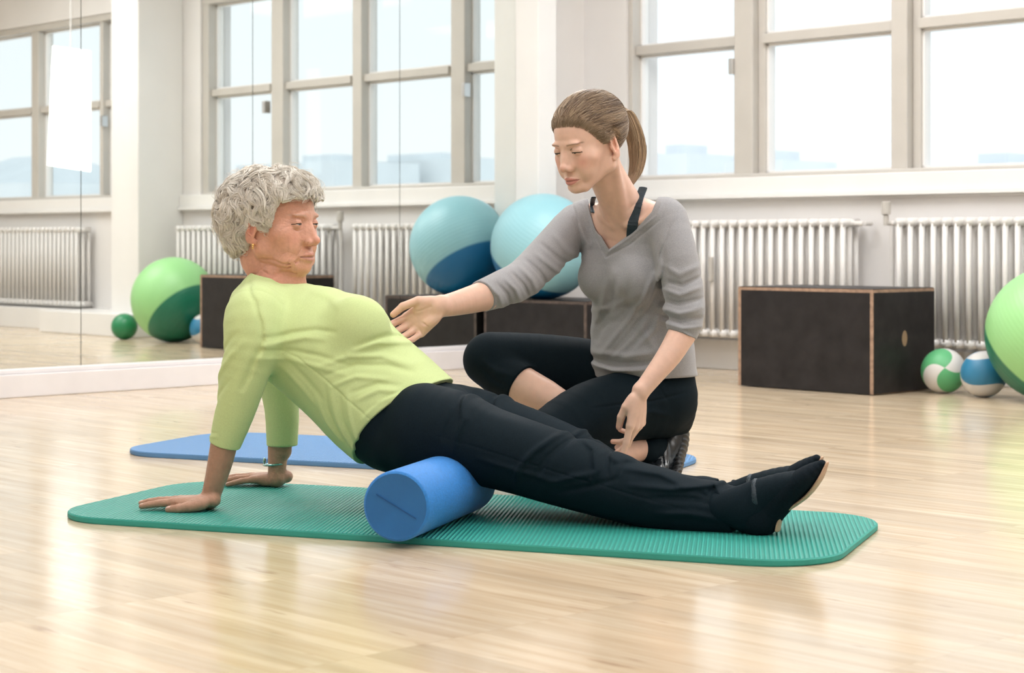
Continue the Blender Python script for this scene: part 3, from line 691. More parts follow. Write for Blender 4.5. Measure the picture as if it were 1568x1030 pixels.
# neck, torso inside the shirt
body.tube([HA.w((0, -22, -30)), HA.w((0, -28, -75)), S_(427, 425), S_(420, 470)], [.058, .056, .061, .07], [.056, .054, .062, .10], side=nn, k=.02)
body.tube([HA.w((0, 60, -92)), HA.w((0, 30, -112)), S_(450, 432)], [.020, .03, .02], [.022, .03, .03], side=nn, k=.022)   # soft under-chin
torso(body, .016, 6); body.tube([S_(582, 610), S_(640, 655)], [pm(70), pm(50)], [.13, .12], side=nn, k=.02); sleeveN(body, .014); sleeveF(body, .014)
body.tube([S_(343, 680, -.205), S_(336, 712, -.205), S_(327, 745, -.205), S_(321, 766, -.20)], [pm(a) for a in (20.5, 18.5, 15, 14)], [pm(a) for a in (21, 19, 17, 16)], side=nn, k=.008)
body.tube([S_(426, 684, .21), S_(425, 705, .21), S_(424, 722, .21), S_(424, 733, .205)], [pm(a) for a in (17, 15.5, 14, 13.5)], [pm(a) for a in (18, 17, 17, 16)], side=nn, k=.008)
leg(body, legN[:7], -.095, .018); leg(body, legF[:6], .085, .018)
for o_, p_ in ((-.085, legN), (.04, legF)): body.tube([S_(1040, 772, o_*1.0), S_(1110, 780, o_), S_(1160, 785, o_), S_(1200, 752, o_)], [pm(a) for a in (12, 12, 12, 8)], k=.012)
Hn = fingers(body, hn+V3((.012, 0, .024)), V3((-.96, .24, -.04)), (0, 0, 1), -nn, [(3, 4, 2), (0, 6, 3), (1, 6, 3), (4, 6, 3)], sc=.97, spread=1.6, fr=1.08,
             thumb=[(8, 22, -6), (34, 37, -10), (60, 42, -13), (86, 41, -15)])
Hf = fingers(body, hf+V3((.012, 0, .024)), V3((-.95, .10, -.04)), (0, 0, 1), nn, [(3, 4, 2), (0, 6, 3), (1, 6, 3), (4, 6, 3)], sc=.97, spread=1.2, fr=1.08)
# jowl, nasolabial and neck creases
def snap(S, Q, e=.0015):
    Q = np.array(Q, float)
    for _ in range(10):
        d = S.eval(Q); g = np.stack([S.eval(Q+np.eye(3)[i]*e)-S.eval(Q-np.eye(3)[i]*e) for i in range(3)], 1); Q = Q-g/(np.linalg.norm(g, axis=1, keepdims=True)+1e-9)*np.clip(d, -.006, .006)[:, None]
    return Q
def groove(S, L, pts, r=1.5, k=3):
    A_ = np.array(pts, float); n_ = len(A_); m_ = np.interp(np.linspace(0, n_-1, 2*n_-1), np.arange(n_), A_[:, 0]), np.interp(np.linspace(0, n_-1, 2*n_-1), np.arange(n_), A_[:, 1]), np.interp(np.linspace(0, n_-1, 2*n_-1), np.arange(n_), A_[:, 2])
    pts = np.stack(m_, 1); Wp = snap(S, [L.w(p) for p in pts])
    S.tube(list(Wp), np.array([r*.5]+[r]*(len(pts)-2)+[r*.5])*L.sc, k=k*L.sc, op='-', sub=2)
for s in (-1, 1):
    groove(body, HA, [(s*14, 99, -40), (s*24, 90, -55), (s*31, 82, -70), (s*32, 79, -80)], .9, 2.5)
    groove(body, HA, [(s*20, 90, -12), (s*32, 87, -17), (s*42, 80, -14)], .8, 2)
    groove(body, HA, [(s*45, 79, 1), (s*52, 72, 2), (s*57, 65, 4)], .6, 1.5); groove(body, HA, [(s*45, 79, -3), (s*53, 71, -7), (s*58, 63, -10)], .6, 1.5)
    groove(body, HA, [(s*40, 74, -72), (s*46, 62, -82), (s*46, 50, -90)], 1.0)
    groove(body, HA, [(s*46, 68, -60), (s*54, 54, -72), (s*56, 40, -80)], .8)
    body.ell(HA.w((s*36, 58, -80)), V3((17, 20, 15))*HA.sc, HA.R, 14*HA.sc)
for s in ((1 if HA.w((79, 0, 0))[1] < HA.w((-79, 0, 0))[1] else -1),):
    for pts, r in (([(s*40, 79, -13), (s*33, 85, -16.5), (s*24, 86, -14)], .8), ([(s*17, 92, -34), (s*22, 90, -44), (s*27, 86, -54)], 1.2), ([(s*47, 78, 0), (s*54, 70, -1), (s*60, 60, -2)], .7), ([(s*46, 78, -4), (s*54, 69, -10), (s*60, 58, -16)], .7), ([(s*44, 78, 4), (s*52, 71, 9), (s*58, 62, 12)], .6),
                   ([(s*36, 78, -60), (s*42, 70, -74), (s*42, 62, -86)], .9), ([(s*44, 70, -52), (s*51, 60, -66), (s*52, 50, -80)], .8), ([(s*50, 58, -46), (s*57, 44, -62), (s*57, 32, -76)], .7), ([(s*36, 77, -63), (s*40, 73, -61), (s*44, 68, -57)], .5), 
                   ([(s*4, 101, -55), (s*5, 101, -61)], .5), ([(s*10, 98, -56), (s*12, 96, -62)], .5), ([(s*16, 94, -58), (s*18, 91, -64)], .5),
                   ([(s*8, 90, 26), (s*24, 88, 28), (s*40, 80, 25)], .7), ([(s*6, 90, 34), (s*24, 87, 36), (s*40, 78, 32)], .6), ([(s*18, 90, 8), (s*30, 90, 9.5), (s*42, 82, 6)], .9)):
        groove(body, HA, pts, r*.85, 1.6)
nd = [(-.062, 396), (-.060, 405), (-.058, 414)]
for i_, (dx_, yy_) in enumerate(nd):                # horizontal folds of the throat
    body.tube(snap(body, [S_(452, yy_, -.03), S_(436, yy_+6, -.058), S_(414, yy_+4, -.07), S_(398, yy_-2, -.06)]), [.001, .0022, .0022, .001], k=.005, op='-', sub=3)
# neck tendons / folds
for dx in (): body.cone(S_(428+dx, 402, -.058+abs(dx)*.0004), S_(440+dx*1.4, 440, -.05), .003, .003, k=.010)
Tn = S_(330, 745, -.205)
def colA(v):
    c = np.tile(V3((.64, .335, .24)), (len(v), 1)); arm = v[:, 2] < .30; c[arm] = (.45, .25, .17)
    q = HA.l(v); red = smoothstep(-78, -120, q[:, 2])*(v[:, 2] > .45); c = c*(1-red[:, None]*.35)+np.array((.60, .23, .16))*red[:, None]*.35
    ear = np.exp(-(((np.abs(q[:, 0])-76)/10)**2+((q[:, 1]+6)/20)**2+((q[:, 2]+12)/32)**2)); c = c*(1-ear[:, None]*.4)+np.array((.66, .24, .17))*ear[:, None]*.4
    face_paint(v, c, HA, lip=(.52, .24, .19), brow=(.45, .33, .26), blush=.22, old=True)
    nails(v, c, Hn, (.66, .46, .40)); nails(v, c, Hf, (.66, .46, .40)); return c
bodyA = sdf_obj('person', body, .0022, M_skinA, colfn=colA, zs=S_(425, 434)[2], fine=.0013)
tag(bodyA, 'older woman with short curly white hair in a lime shirt, leaning back over the roller', 'person')

# shirt -------------------------------------------------------------
def seg2(Q, pts):
    """distance to a polyline in 2-D"""
    d = np.full(len(Q), 1e3); tt = np.zeros(len(Q)); n = len(pts)-1
    for i in range(n):
        a = pts[i]; b = pts[i+1]; e = b-a; t = np.clip(((Q-a)@e)/((e@e)+1e-12), 0, 1); r = np.linalg.norm(Q-a-t[:, None]*e, axis=1); m = r < d; d[m] = r[m]; tt[m] = (i+t[m])/n
    return d, tt
def folds(lst, proj, place, sidefn=None):
    """lst: (amp mm, width mm, [pixel points]); relief of cloth folds defined in the body's side plane"""
    L = [(a*.001, w*.001, np.array([proj(place(*p)[None])[0] for p in pts])) for a, w, pts in lst]
    def fn(P, d):
        near = (np.abs(d) < .02)
        if not near.any(): return d
        idx = np.nonzero(near)[0]
        if sidefn is not None: idx = idx[sidefn(P[idx])]
        if not len(idx): return d
        Q = proj(P[idx]); ac = np.zeros(len(idx))
        for a, w, pts in L:
            lo = pts.min(0)-3*w; hi = pts.max(0)+3*w; m = ((Q > lo) & (Q < hi)).all(1)
            if m.any():
                r, t = seg2(Q[m], pts); ac[m] += 1.7*a*np.exp(-(r/w)**2)*np.sin(np.pi*np.clip(t*.9+.05, 0, 1))**.6
        d = d.copy(); d[idx] -= np.maximum(ac, -.0045); return d
    return fn
shirt = SDF(); torso(shirt, -.002, 7); shirt.ell(S_(640, 662), (pm(70), .16, pm(60)), k=.02)
NK = S_(424, 418)
shirt.tube([S_(416, 446), S_(412, 458)], [pm(40), pm(46)], [.105, .125], side=nn, k=.015)
# hem: curved cut
hA, hB = side2d(S_(698, 573)[None])[0], side2d(S_(557, 722)[None])[0]; hv = hB-hA; hl = np.linalg.norm(hv); hv = hv/hl; hno = np.array([hv[1], -hv[0]])
if hno@(side2d(S_(720, 720)[None])[0]-hA) < 0: hno = -hno
def hemcut(P):
    Q = side2d(P)-hA; w = np.clip(Q@hv/hl, -.2, 1.2); return (Q@hno)+.030*4*w*(1-w)
shirt.custom(hemcut, S_(628, 650), 5, .003, '&')
sleeveN(shirt, 0); sleeveF(shirt, 0)
def cutter(S, c, n, R=.06, k=.002):
    c = V3(c); n = nrm(n); S.custom(lambda P: np.maximum(-((P-c)@n), np.linalg.norm(P-c-n*R*.3, axis=1)-R), c, R*1.4, k, '-')
cutter(shirt, S_(343, 681, -.205), S_(343, 684, -.205)-S_(352, 652, -.205), .06); cutter(shirt, S_(432, 682, .21), V3((0, 0, -1)), .06)
# neckline: cut away a bowl around the neck
def neckcut(P):
    q = P-S_(432, 402); a = q@e1; b = q@nn; c = q[:, 2]
    return np.sqrt((a/.078)**2+(b/.105)**2+(c/.046)**2)*.046-.046
shirt.custom(neckcut, S_(430, 405), .10, .004, '-')
FN = [ # amplitude, width, points  (near side)
 (-2.2, 5, [(372, 432), (398, 438), (420, 460), (433, 490), (437, 520)]), (2.5, 7, [(430, 470), (440, 500), (440, 530), (425, 560)]),
 (-3.5, 6, [(437, 520), (428, 545), (418, 570), (410, 590)]), (3, 7, [(437, 528), (455, 520), (480, 515), (505, 518)]), (-2.6, 6, [(437, 515), (460, 508), (490, 504), (520, 508)]),
 (2.4, 7, [(430, 545), (460, 548), (500, 560), (540, 572)]), (-2.2, 6, [(432, 533), (465, 535), (500, 543), (545, 560)]),
 (-1.4, 2.2, [(437, 530), (470, 545), (505, 575), (545, 610), (585, 642)]), 
 (3, 7, [(500, 560), (540, 545), (580, 545), (615, 560)]), (-2.6, 6, [(510, 572), (550, 558), (590, 560), (620, 572)]), (2.6, 6, [(520, 590), (555, 575), (595, 580)]),
 (3, 7, [(540, 540), (575, 525), (605, 528), (630, 545)]), (-2.4, 6, [(550, 530), (580, 515), (610, 520)]), (2.5, 6, [(560, 610), (590, 595), (615, 598)]), (-2.4, 6, [(548, 600), (585, 586), (612, 590)]),
 (3.2, 8, [(520, 600), (525, 640), (540, 680), (560, 705)]), (-3, 7, [(510, 590), (512, 625), (528, 665), (548, 695)]), (2.6, 7, [(545, 600), (548, 630), (556, 665), (570, 690)]), (-2.4, 6, [(533, 600), (536, 640), (550, 680)]),
 (3, 7, [(495, 610), (505, 645), (525, 675)]), (-1.3, 2.2, [(690, 560), (634, 606), (598, 645), (568, 690), (551, 710)]),
 (2.4, 7, [(345, 470), (352, 500), (350, 540)]), (-2.6, 7, [(340, 600), (356, 560), (380, 530), (405, 505)]), (3, 8, [(345, 620), (365, 575), (392, 545), (415, 520)]), (-2, 6, [(350, 640), (372, 600), (395, 575)]), (2.4, 7, [(335, 560), (345, 590), (338, 630)]),
 (-1.3, 2.0, [(320, 652), (340, 656), (374, 655)]), (1.2, 3, [(320, 659), (345, 662), (374, 661)]),
 (2.2, 9, [(450, 440), (480, 450), (520, 470)]), (2.4, 8, [(445, 560), (470, 590), (490, 620)]), (-2.2, 7, [(450, 545), (480, 578), (505, 610)]),
 (2.2, 6, [(570, 640), (590, 615), (620, 600), (650, 590)]), (-1.8, 5, [(575, 628), (600, 606), (635, 590)]), (2, 6, [(600, 510), (625, 530), (650, 555)]),
]
def postA(P, d):
    d = fA(P, d); q = P*[1, 1, 1]
    return d
fA = folds(FN, side2d, lambda x, y: S_(x, y, -.12), lambda P: (P@nn-c0) < .02)
shirt.post = fA
o = sdf_obj('shirt', shirt, .0026, M_shirt, bodyA); o['label'] = 'lime green three-quarter sleeve shirt'

# trousers ----------------------------------------------------------
tr = SDF(); tr.tube([S_(588, 615), S_(612, 640), S_(650, 662)], [pm(84), pm(84), pm(66)], [.155, .165, .15], side=nn, k=.02)
for s in (-1, 1): tr.ell(S_(612, 678, s*.085), (pm(46), .085, pm(42)), k=.03)
tr.ell(S_(686, 624), (pm(40), .13, pm(34)), k=.03)
leg(tr, legN, -.095, 0); leg(tr, legF, .085, 0)
tr.custom(lambda P: -(hemcut(P)+.03), S_(628, 650), 5, .003, '&')
FT = [(3.5, 9, [(700, 600), (715, 640), (705, 690)]), (-3, 8, [(690, 590), (700, 625), (690, 670)]), (3, 7, [(706, 590), (740, 612), (790, 628)]), (-2.6, 7, [(700, 605), (745, 628), (800, 645), (850, 662)]),
 (4, 9, [(855, 660), (820, 690), (800, 715), (790, 745)]), (-3.5, 8, [(870, 668), (840, 700), (822, 730)]), (3.5, 8, [(870, 670), (900, 690), (910, 720), (900, 750)]), (-3.5, 7, [(885, 672), (915, 695), (925, 730)]), (2.0, 8, [(905, 690), (940, 712), (935, 740)]),
 (3, 8, [(840, 740), (880, 730), (910, 725)]), (-2.6, 7, [(850, 755), (900, 745), (940, 735)]), (3, 8, [(950, 720), (1000, 730), (1040, 750)]), (-2.8, 7, [(940, 712), (990, 718), (1050, 735)]), (3.5, 8, [(960, 745), (1020, 752), (1080, 748), (1100, 740)]),
 (-3, 7, [(990, 765), (1040, 768), (1090, 775)]), (4, 8, [(1080, 748), (1095, 765), (1120, 780)]), (-3.5, 6, [(1060, 760), (1090, 780), (1122, 788)]), (3, 8, [(1000, 790), (1050, 790), (1090, 800)]), (2.2, 8, [(740, 700), (800, 720), (860, 740)]), (-1.2, 2.0, [(680, 665), (760, 690), (860, 725), (960, 758), (1060, 790)]),
 (1.5, 8, [(930, 700), (960, 715), (990, 720)]), (-3, 6, [(1075, 735), (1078, 755), (1070, 775)])]
FT = [(a*1.35, w*.85, p) for a, w, p in FT]
tr.post = folds(FT, side2d, lambda x, y: S_(x, y, -.16))
tr.half(S_(1138, 780, 0), e1-V3((0, 0, .04)), k=.0015)
o = sdf_obj('trousers', tr, .0028, M_trous, bodyA); o['label'] = 'black wide cotton trousers'

# feet: socks, shoes -------------------------------------------------
def foot(off, dx, dy):
    def T(x, y): return S_(x+dx, y+dy, off)
    sk = SDF(); sk.tube([T(1105, 778), T(1140, 770), T(1162, 764), T(1195, 748), T(1225, 732)], [pm(a) for a in (24, 26, 28, 22, 12)], [.034, .036, .037, .038, .034], side=nn, k=.01); sk.ell(T(1148, 790), (pm(26), .033, pm(24)), k=.03)
    o = sdf_obj('sock', sk, .003, M_trous, bodyA)
    # slipper: sole side toward lower right
    sh = SDF(); sh.tube([T(1164, 797), T(1180, 776), T(1210, 750), T(1238, 728), T(1258, 710)], [pm(a) for a in (19, 24, 19, 15, 6)], [.030, .034, .040, .040, .018], side=nn, k=.012)
    sh.ell(T(1163, 800), (pm(25), .031, pm(18)), k=.02); sh.ell(T(1150, 782), (pm(20), .034, pm(24)), k=.02)
    o = sdf_obj('slipper', sh, .0026, M_shoe, bodyA); o['label'] = 'black soft slipper'
    so = SDF(); so.tube([T(1191, 811), T(1194, 797), T(1203, 783), T(1235, 760), T(1256, 733), T(1267, 708)], [pm(a) for a in (3.0, 3.0, 2.6, 2.8, 3, 2)], [.020, .018, .014, .022, .026, .010], side=nn, k=.004)
    o2 = sdf_obj('sole', so, .002, M_sole, o)
    stp = SDF(); stp.tube([T(1161, 737), T(1163, 752), T(1169, 768)], [.003]*3, [.0085]*3, side=nn, k=.002)
    band = SDF()
    ring = []
    for i in range(13):
        a = math.pi*2*i/12; ring.append(T(1162, 762)+nn*(.0375*math.cos(a))+nrm(V3((0, 0, 1))*.98-e1*.15)*(pm(26.5)*math.sin(a)))
    band.tube(ring, [.0012]*13, [.0065]*13, side=e1, k=.002); sdf_obj('strap', band, .0018, M_strap, o)
foot(-.085, 0, 0); foot(.035, -8, -8)

# earring, bracelet ---------------------------------------------------
ea = SDF(); p = HA.w((-79, 4, -46)); ea.ell(p, (.0035,)*3, k=.001); ea.ell(p+V3((0, 0, -.006)), (.0022, .0022, .004), k=.001)
p2 = HA.w((79, 4, -46)); 
ear_s = 1 if HA.w((79, 0, 0))[1] < HA.w((-79, 0, 0))[1] else -1
ea = SDF(); p = HA.w((ear_s*79, 2, -47)); ea.ell(p, (.0036,)*3, k=.001); ea.ell(p+V3((0, 0, -.0065)), (.0026, .0026, .004), k=.001)
sdf_obj('earring', ea, .0008, M_gold, bodyA)
br = SDF(); cc = S_(421, 710, .21); ring = [cc+nn*(.031*math.cos(a))+e1*(.0275*math.sin(a))+V3((0, 0, .003*math.sin(a))) for a in np.linspace(0, 2*math.pi, 25)]
br.tube(ring, [.0028]*25, k=.001, sub=1); br.ell(S_(405, 705, .195), (.004, .006, .008), k=.003)
sdf_obj('bracelet', br, .0012, M_silver, bodyA)

# curly hair -----------------------------------------------------------
def hairline(y, pts): return np.interp(y, [p[0] for p in pts], [p[1] for p in pts])
HLA = [(-130, -62), (-60, -66), (-34, -58), (-20, -12), (-6, 4), (14, -8), (28, -16), (38, 6), (48, 36), (62, 54), (110, 60)]
def hairvol(P):
    q = L_.l(P); return q
hc = SDF(); L_ = HA
def he(S, L, c, r, k=20, op='+'): S.ell(L.w(c), V3(r)*L.sc, L.R, k*L.sc, op)
he(hc, HA, (0, -10, 40), (83, 101, 80)); he(hc, HA, (0, -62, 18), (78, 66, 72)); he(hc, HA, (0, -62, -30), (56, 46, 46)); he(hc, HA, (0, 40, 62), (62, 50, 42))
hc.custom(lambda P: (hairline(HA.l(P)[:, 1], HLA)-HA.l(P)[:, 2])*HA.sc, HA.w((0, 0, 0)), 1, .012, '&')
def curlpost(P, d):
    m = np.abs(d) < .02
    if m.any():
        q = HA.l(P[m]); x, y, z = q.T
        w = np.sin(x*.11+2.2*np.sin(z*.06)+1.7*np.sin(y*.05))*np.sin(z*.12+2*np.sin(y*.07+x*.03))+.5*np.sin((x+y)*.23+2*np.sin(z*.13))*np.sin((z-y)*.2+1.5*np.sin(x*.1)); d = d.copy(); d[m] += .0022*w
    return d
hc.post = curlpost
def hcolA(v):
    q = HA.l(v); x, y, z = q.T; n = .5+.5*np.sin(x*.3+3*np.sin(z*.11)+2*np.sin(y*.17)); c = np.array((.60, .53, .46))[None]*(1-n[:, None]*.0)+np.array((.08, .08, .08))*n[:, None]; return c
hcv, hcf = hc.mesh(.0028, .008)
hair = lnk('hair', np_mesh('hair', hcv, hcf, hcolA(hcv)), M_hairA, bodyA); hair['label'] = 'short curly white hair'
# curls lying on that volume
def grad(S, P, e=.002):
    g = np.stack([S.eval(P+np.eye(3)[i]*e)-S.eval(P-np.eye(3)[i]*e) for i in range(3)], 1); return g/(np.linalg.norm(g, axis=1, keepdims=True)+1e-9)
post = hc.post; hc.post = None
def surf_lock(S, L, hv, ncl, nst, K, step, crown, wave, HL, rad, lift0, c0_, c1_, rr, seed):
    g0 = np.random.default_rng(seed); ok = hv[HL is None or L.l(hv)[:, 2] > hairline(L.l(hv)[:, 1], HL)+2]
    c = ok[g0.integers(0, len(ok), ncl)]; P = c.copy(); cw = L.w(crown); G_ = []; N_ = []; Sd = []
    ph = g0.uniform(0, 6.28, ncl); fr = g0.uniform(.28, .5, ncl); am = g0.uniform(.5, 1.0, ncl)*wave; dr = g0.normal(0, .45, ncl); lf = g0.uniform(.2, 1, ncl)*lift0
    for i in range(K):
        g = grad(S, P); f = P-cw; f -= g*(f*g).sum(1, keepdims=True); f /= np.linalg.norm(f, axis=1, keepdims=True)+1e-9; sd = np.cross(g, f)
        w = dr+am*np.sin(ph+fr*i); d_ = f*np.cos(w)[:, None]+sd*np.sin(w)[:, None]; G_.append(P.copy()); N_.append(g); Sd.append(np.cross(g, d_))
        P = P+d_*step; dd = S.eval(P); t = i/K; P = P-grad(S, P)*(dd-(.0015+lf*np.sin(np.pi*min(1, t*1.05))))[:, None]
    G_ = np.stack(G_, 1); N_ = np.stack(N_, 1); Sd = np.stack(Sd, 1); t = np.linspace(0, 1, K)
    a = g0.uniform(-1, 1, (ncl, nst)); b = g0.uniform(0, 1, (ncl, nst)); wd = g0.uniform(.6, 1.3, (ncl, 1))*rad
    tw = g0.uniform(-2.5, 2.5, (ncl, 1)); k = (1-.72*t**1.5)[None, None]
    A = a[..., None]*np.cos(tw[..., None]*t)*k; B = (np.sqrt(1-np.clip(np.abs(a), 0, 1)**2)*b)[..., None]*k*.8+.15*a[..., None]*np.sin(tw[..., None]*t*2)
    PP = G_[:, None]+Sd[:, None]*(A*wd[..., None])[..., None]+N_[:, None]*(B*wd[..., None]*.8)[..., None]
    PP = PP+np.cumsum(g0.normal(0, .00022, PP.shape), 2)
    lum = np.clip(g0.uniform(0, 1, (ncl, 1))*.55+g0.uniform(0, .45, (ncl, nst))+.1*b, 0, 1).reshape(-1, 1)
    col = np.array(c0_)*(1-lum)+np.array(c1_)*lum
    R = (np.linspace(1, .3, K)[None]*g0.uniform(.6, 1.2, (ncl*nst, 1)))*rr
    return PP.reshape(-1, K, 3), R, col
def wisps(L, bv, HL, n, ln, K, back, c0_, c1_, rr, seed, S=None, curl=0.0):
    g0 = np.random.default_rng(seed); q = L.l(bv); h = q[:, 2]-hairline(q[:, 1], HL); m = (h > -7) & (h < 4) & (q[:, 1] > 10) & (q[:, 1] < 100) & (q[:, 2] > -30); b = bv[m]
    r = b[g0.integers(0, len(b), n)]; q = L.l(r); nrm_ = q-np.array([0, -4, 20]); nrm_ /= np.linalg.norm(nrm_, axis=1, keepdims=True); bk = np.array(back, float)-q; bk -= nrm_*(bk*nrm_).sum(1, keepdims=True); bk /= np.linalg.norm(bk, axis=1, keepdims=True)
    sd = np.cross(bk, nrm_); t = np.linspace(0, 1, K)[None, :, None]; le = g0.uniform(.6, 1.2, (n, 1, 1))*ln
    ph = g0.uniform(0, 6.28, (n, 1, 1)); A = q[:, None]+bk[:, None]*t*le+nrm_[:, None]*(.4+np.sin(t*1.9)*g0.uniform(1, 5, (n, 1, 1)))+sd[:, None]*(g0.normal(0, .18, (n, 1, 1))*t*le+curl*np.sin(t*5+ph))
    lum = g0.uniform(0, 1, (n, 1)); return L.o+(A*L.sc)@L.R, np.linspace(.6, 1, K)[None]*g0.uniform(.7, 1.1, (n, 1))*rr, np.array(c0_)*(1-lum)+np.array(c1_)*lum
bvA = np.empty(len(bodyA.data.vertices)*3, np.float32); bodyA.data.vertices.foreach_get('co', bvA); bvA = bvA.reshape(-1, 3).astype(float)
pw_, rw_, cw_ = wisps(HA, bvA, HLA, 700, 26, 9, (0, -60, 130), (.66, .56, .48), (.95, .9, .83), .0006, 11, curl=4.0)
PP, RR_, cc_ = surf_lock(hc, HA, hcv, 380, 26, 18, .0048, (0, -15, 125), 1.0, HLA, .0115, .011, (.76, .68, .58), (.97, .94, .87), .00105, 3)
pq, r2_, c2_ = surf_lock(hc, HA, hcv, 320, 3, 18, .0048, (0, -15, 125), 1.6, HLA, .013, .022, (.75, .68, .60), (.9, .86, .80), .00045, 5)
strands('curls', np.concatenate([PP, pq]), np.concatenate([RR_, r2_]), M_hairA, hair, np.concatenate([cc_, c2_])); strands('hairline_wisps', pw_, rw_, M_hairA, hair, cw_)
hc.post = post

# ================================================================== young woman kneeling behind
def wp(x, y, d): return W(x, y, d)
def ym(px, d=4.8): return px*d/F
YL = V3((.69, -.72, 0)); YL /= np.linalg.norm(YL); YF = V3((-.72, -.69, 0)); YF /= np.linalg.norm(YF)
th_ = math.radians(43); ph_ = math.radians(17)
hfw = V3((-math.cos(th_)*math.cos(ph_), -math.sin(th_)*math.cos(ph_), -math.sin(ph_)))
HB = Local(W(903, 218, 4.70), hfw, (0, 0, 1), 1.035)
ytp = [(992, 600, 4.95), (985, 560, 4.95), (980, 510, 4.93), (978, 455, 4.90), (974, 405, 4.88), (968, 362, 4.86), (962, 335, 4.85)]
ytr = [.100, .098, .090, .092, .098, .080, .060]; ytb = [.150, .140, .132, .138, .145, .145, .105]
def ytorso(S, inner=0):
    S.tube([wp(*p) for p in ytp], ytr, ytb, side=YL, k=.02, inner=inner)
    for s in (-1, 1): S.ell(wp(975, 425, 4.88)+YL*s*.068+YF*.070, V3((.052, .052, .055))-inner*.8, k=.035)
    S.cone(wp(965, 335, 4.85)+YL*.12, wp(965, 335, 4.85)-YL*.12, .048-inner, k=.03)
aR = [(905, 332, 4.95), (885, 345, 4.95), (845, 383, 4.86), (803, 425, 4.76), (770, 441, 4.68), (738, 453, 4.61)]; aRr = [26, 34, 31, 30, 28, 24.5]
aL = [(1015, 335, 4.76), (1026, 352, 4.74), (1037, 400, 4.71), (1046, 450, 4.70), (1050, 480, 4.69), (1044, 513, 4.68)]; aLr = [26, 31, 33, 32, 29, 23.5]
def yarm(S, a, r, inner=0, k=.02): S.tube([wp(*p) for p in a], [ym(q, p[2])-inner for p, q in zip(a, r)], k=k)
thR = [(960, 590, 5.04), (900, 573, 5.04), (840, 561, 5.02), (790, 553, 5.0), (752, 549, 4.98)]; thRr = [58, 54, 49, 44, 41]
shR = [(748, 552, 4.98), (772, 574, 4.95), (800, 590, 4.92), (850, 617, 4.87), (890, 655, 4.84), (915, 690, 4.83)]; shRr = [38, 36, 33, 29, 23, 18]
thL = [(1005, 612, 4.90), (960, 622, 4.85), (905, 638, 4.78), (850, 668, 4.70), (805, 705, 4.64)]; thLr = [60, 55, 54, 48, 38]
shL = [(805, 712, 4.64), (860, 716, 4.68), (920, 704, 4.76), (975, 690, 4.84), (1005, 690, 4.88)]; shLr = [33, 32, 28, 21, 17]
yb = SDF(); head(yb, HB, False)
yb.tube([HB.w((0, -22, -35)), HB.w((0, -30, -80)), W(948, 305, 4.79), W(957, 340, 4.84)], [.050, .046, .050, .06], [.050, .046, .052, .09], side=YL, k=.02)
for s in (-1, 1):   # sternomastoid, collar bones
    yb.cone(HB.w((s*52, -18, -50)), W(955, 342, 4.79)+YL*s*.02+YF*.012, .009, .007, k=.016)
    yb.cone(W(955, 345, 4.79)+YL*s*.022+YF*.014, W(962, 330, 4.83)+YL*s*.125+YF*.01, .0075, .008, k=.012)
ytorso(yb, .007); yarm(yb, aR, aRr, .013); yarm(yb, aL, aLr, .013)
yb.tube([wp(*p) for p in ((745, 452, 4.62), (720, 459, 4.59), (692, 466, 4.555), (670, 470, 4.53))], [ym(a) for a in (21.5, 19.5, 15.5, 12.5)], [ym(a) for a in (22.5, 20, 17, 15)], side=(-.4, 0, .9), k=.008)
yb.tube([wp(*p) for p in ((1046, 508, 4.68), (1026, 542, 4.65), (1003, 572, 4.625), (981, 600, 4.605))], [ym(a) for a in (21, 18.5, 15, 12)], [ym(a) for a in (21, 18.5, 15, 12.5)], side=(1, .3, 0), k=.014)
for a, r in ((thR, thRr), (shR, shRr), (thL, thLr), (shL, shLr)): yarm(yb, a, r, .006, .012)
HR_ = fingers(yb, wp(672, 469, 4.53), V3((-.80, .06, -.56)), V3((.12, .98, -.10)), V3((-.5, 0, .8)), [(30, 28, 20), (34, 28, 20), (38, 28, 20), (40, 30, 20)], sc=1.0, spread=.8,
              thumb=[(8, 22, -6), (32, 38, -16), (70, 47, -24), (100, 44, -26)], fr=1.0)
HL_ = fingers(yb, wp(980, 603, 4.605), V3((-.14, -.02, -.99)), V3((.80, -.60, 0)), V3((-.6, -.8, 0)), [(3, 6, 5), (18, 26, 14), (32, 34, 18), (40, 38, 20)], sc=1.0, spread=.8, lens=1.12,
              thumb=[(12, 20, -6), (36, 30, -16), (62, 30, -26), (88, 24, -32)])
def crease(S, H, Wr, pts, r=.0011):
    S.tube([Wr+(H['D']*a+H['T']*t+H['N']*n)*.001 for a, t, n in pts], [r]*len(pts), k=.004, op='-', sub=2)
w_ = wp(672, 469, 4.53)
crease(yb, HR_, w_, [(14, 8, -19), (34, 12, -20), (56, 22, -17), (70, 34, -10)]); crease(yb, HR_, w_, [(58, 28, -12), (60, 12, -15), (56, -8, -16), (46, -26, -15)]); crease(yb, HR_, w_, [(70, -34, -10), (70, -18, -13), (76, 2, -13), (80, 14, -12)])
crease(yb, HR_, w_, [(2, -14, -13), (2, 0, -15), (2, 12, -14)])
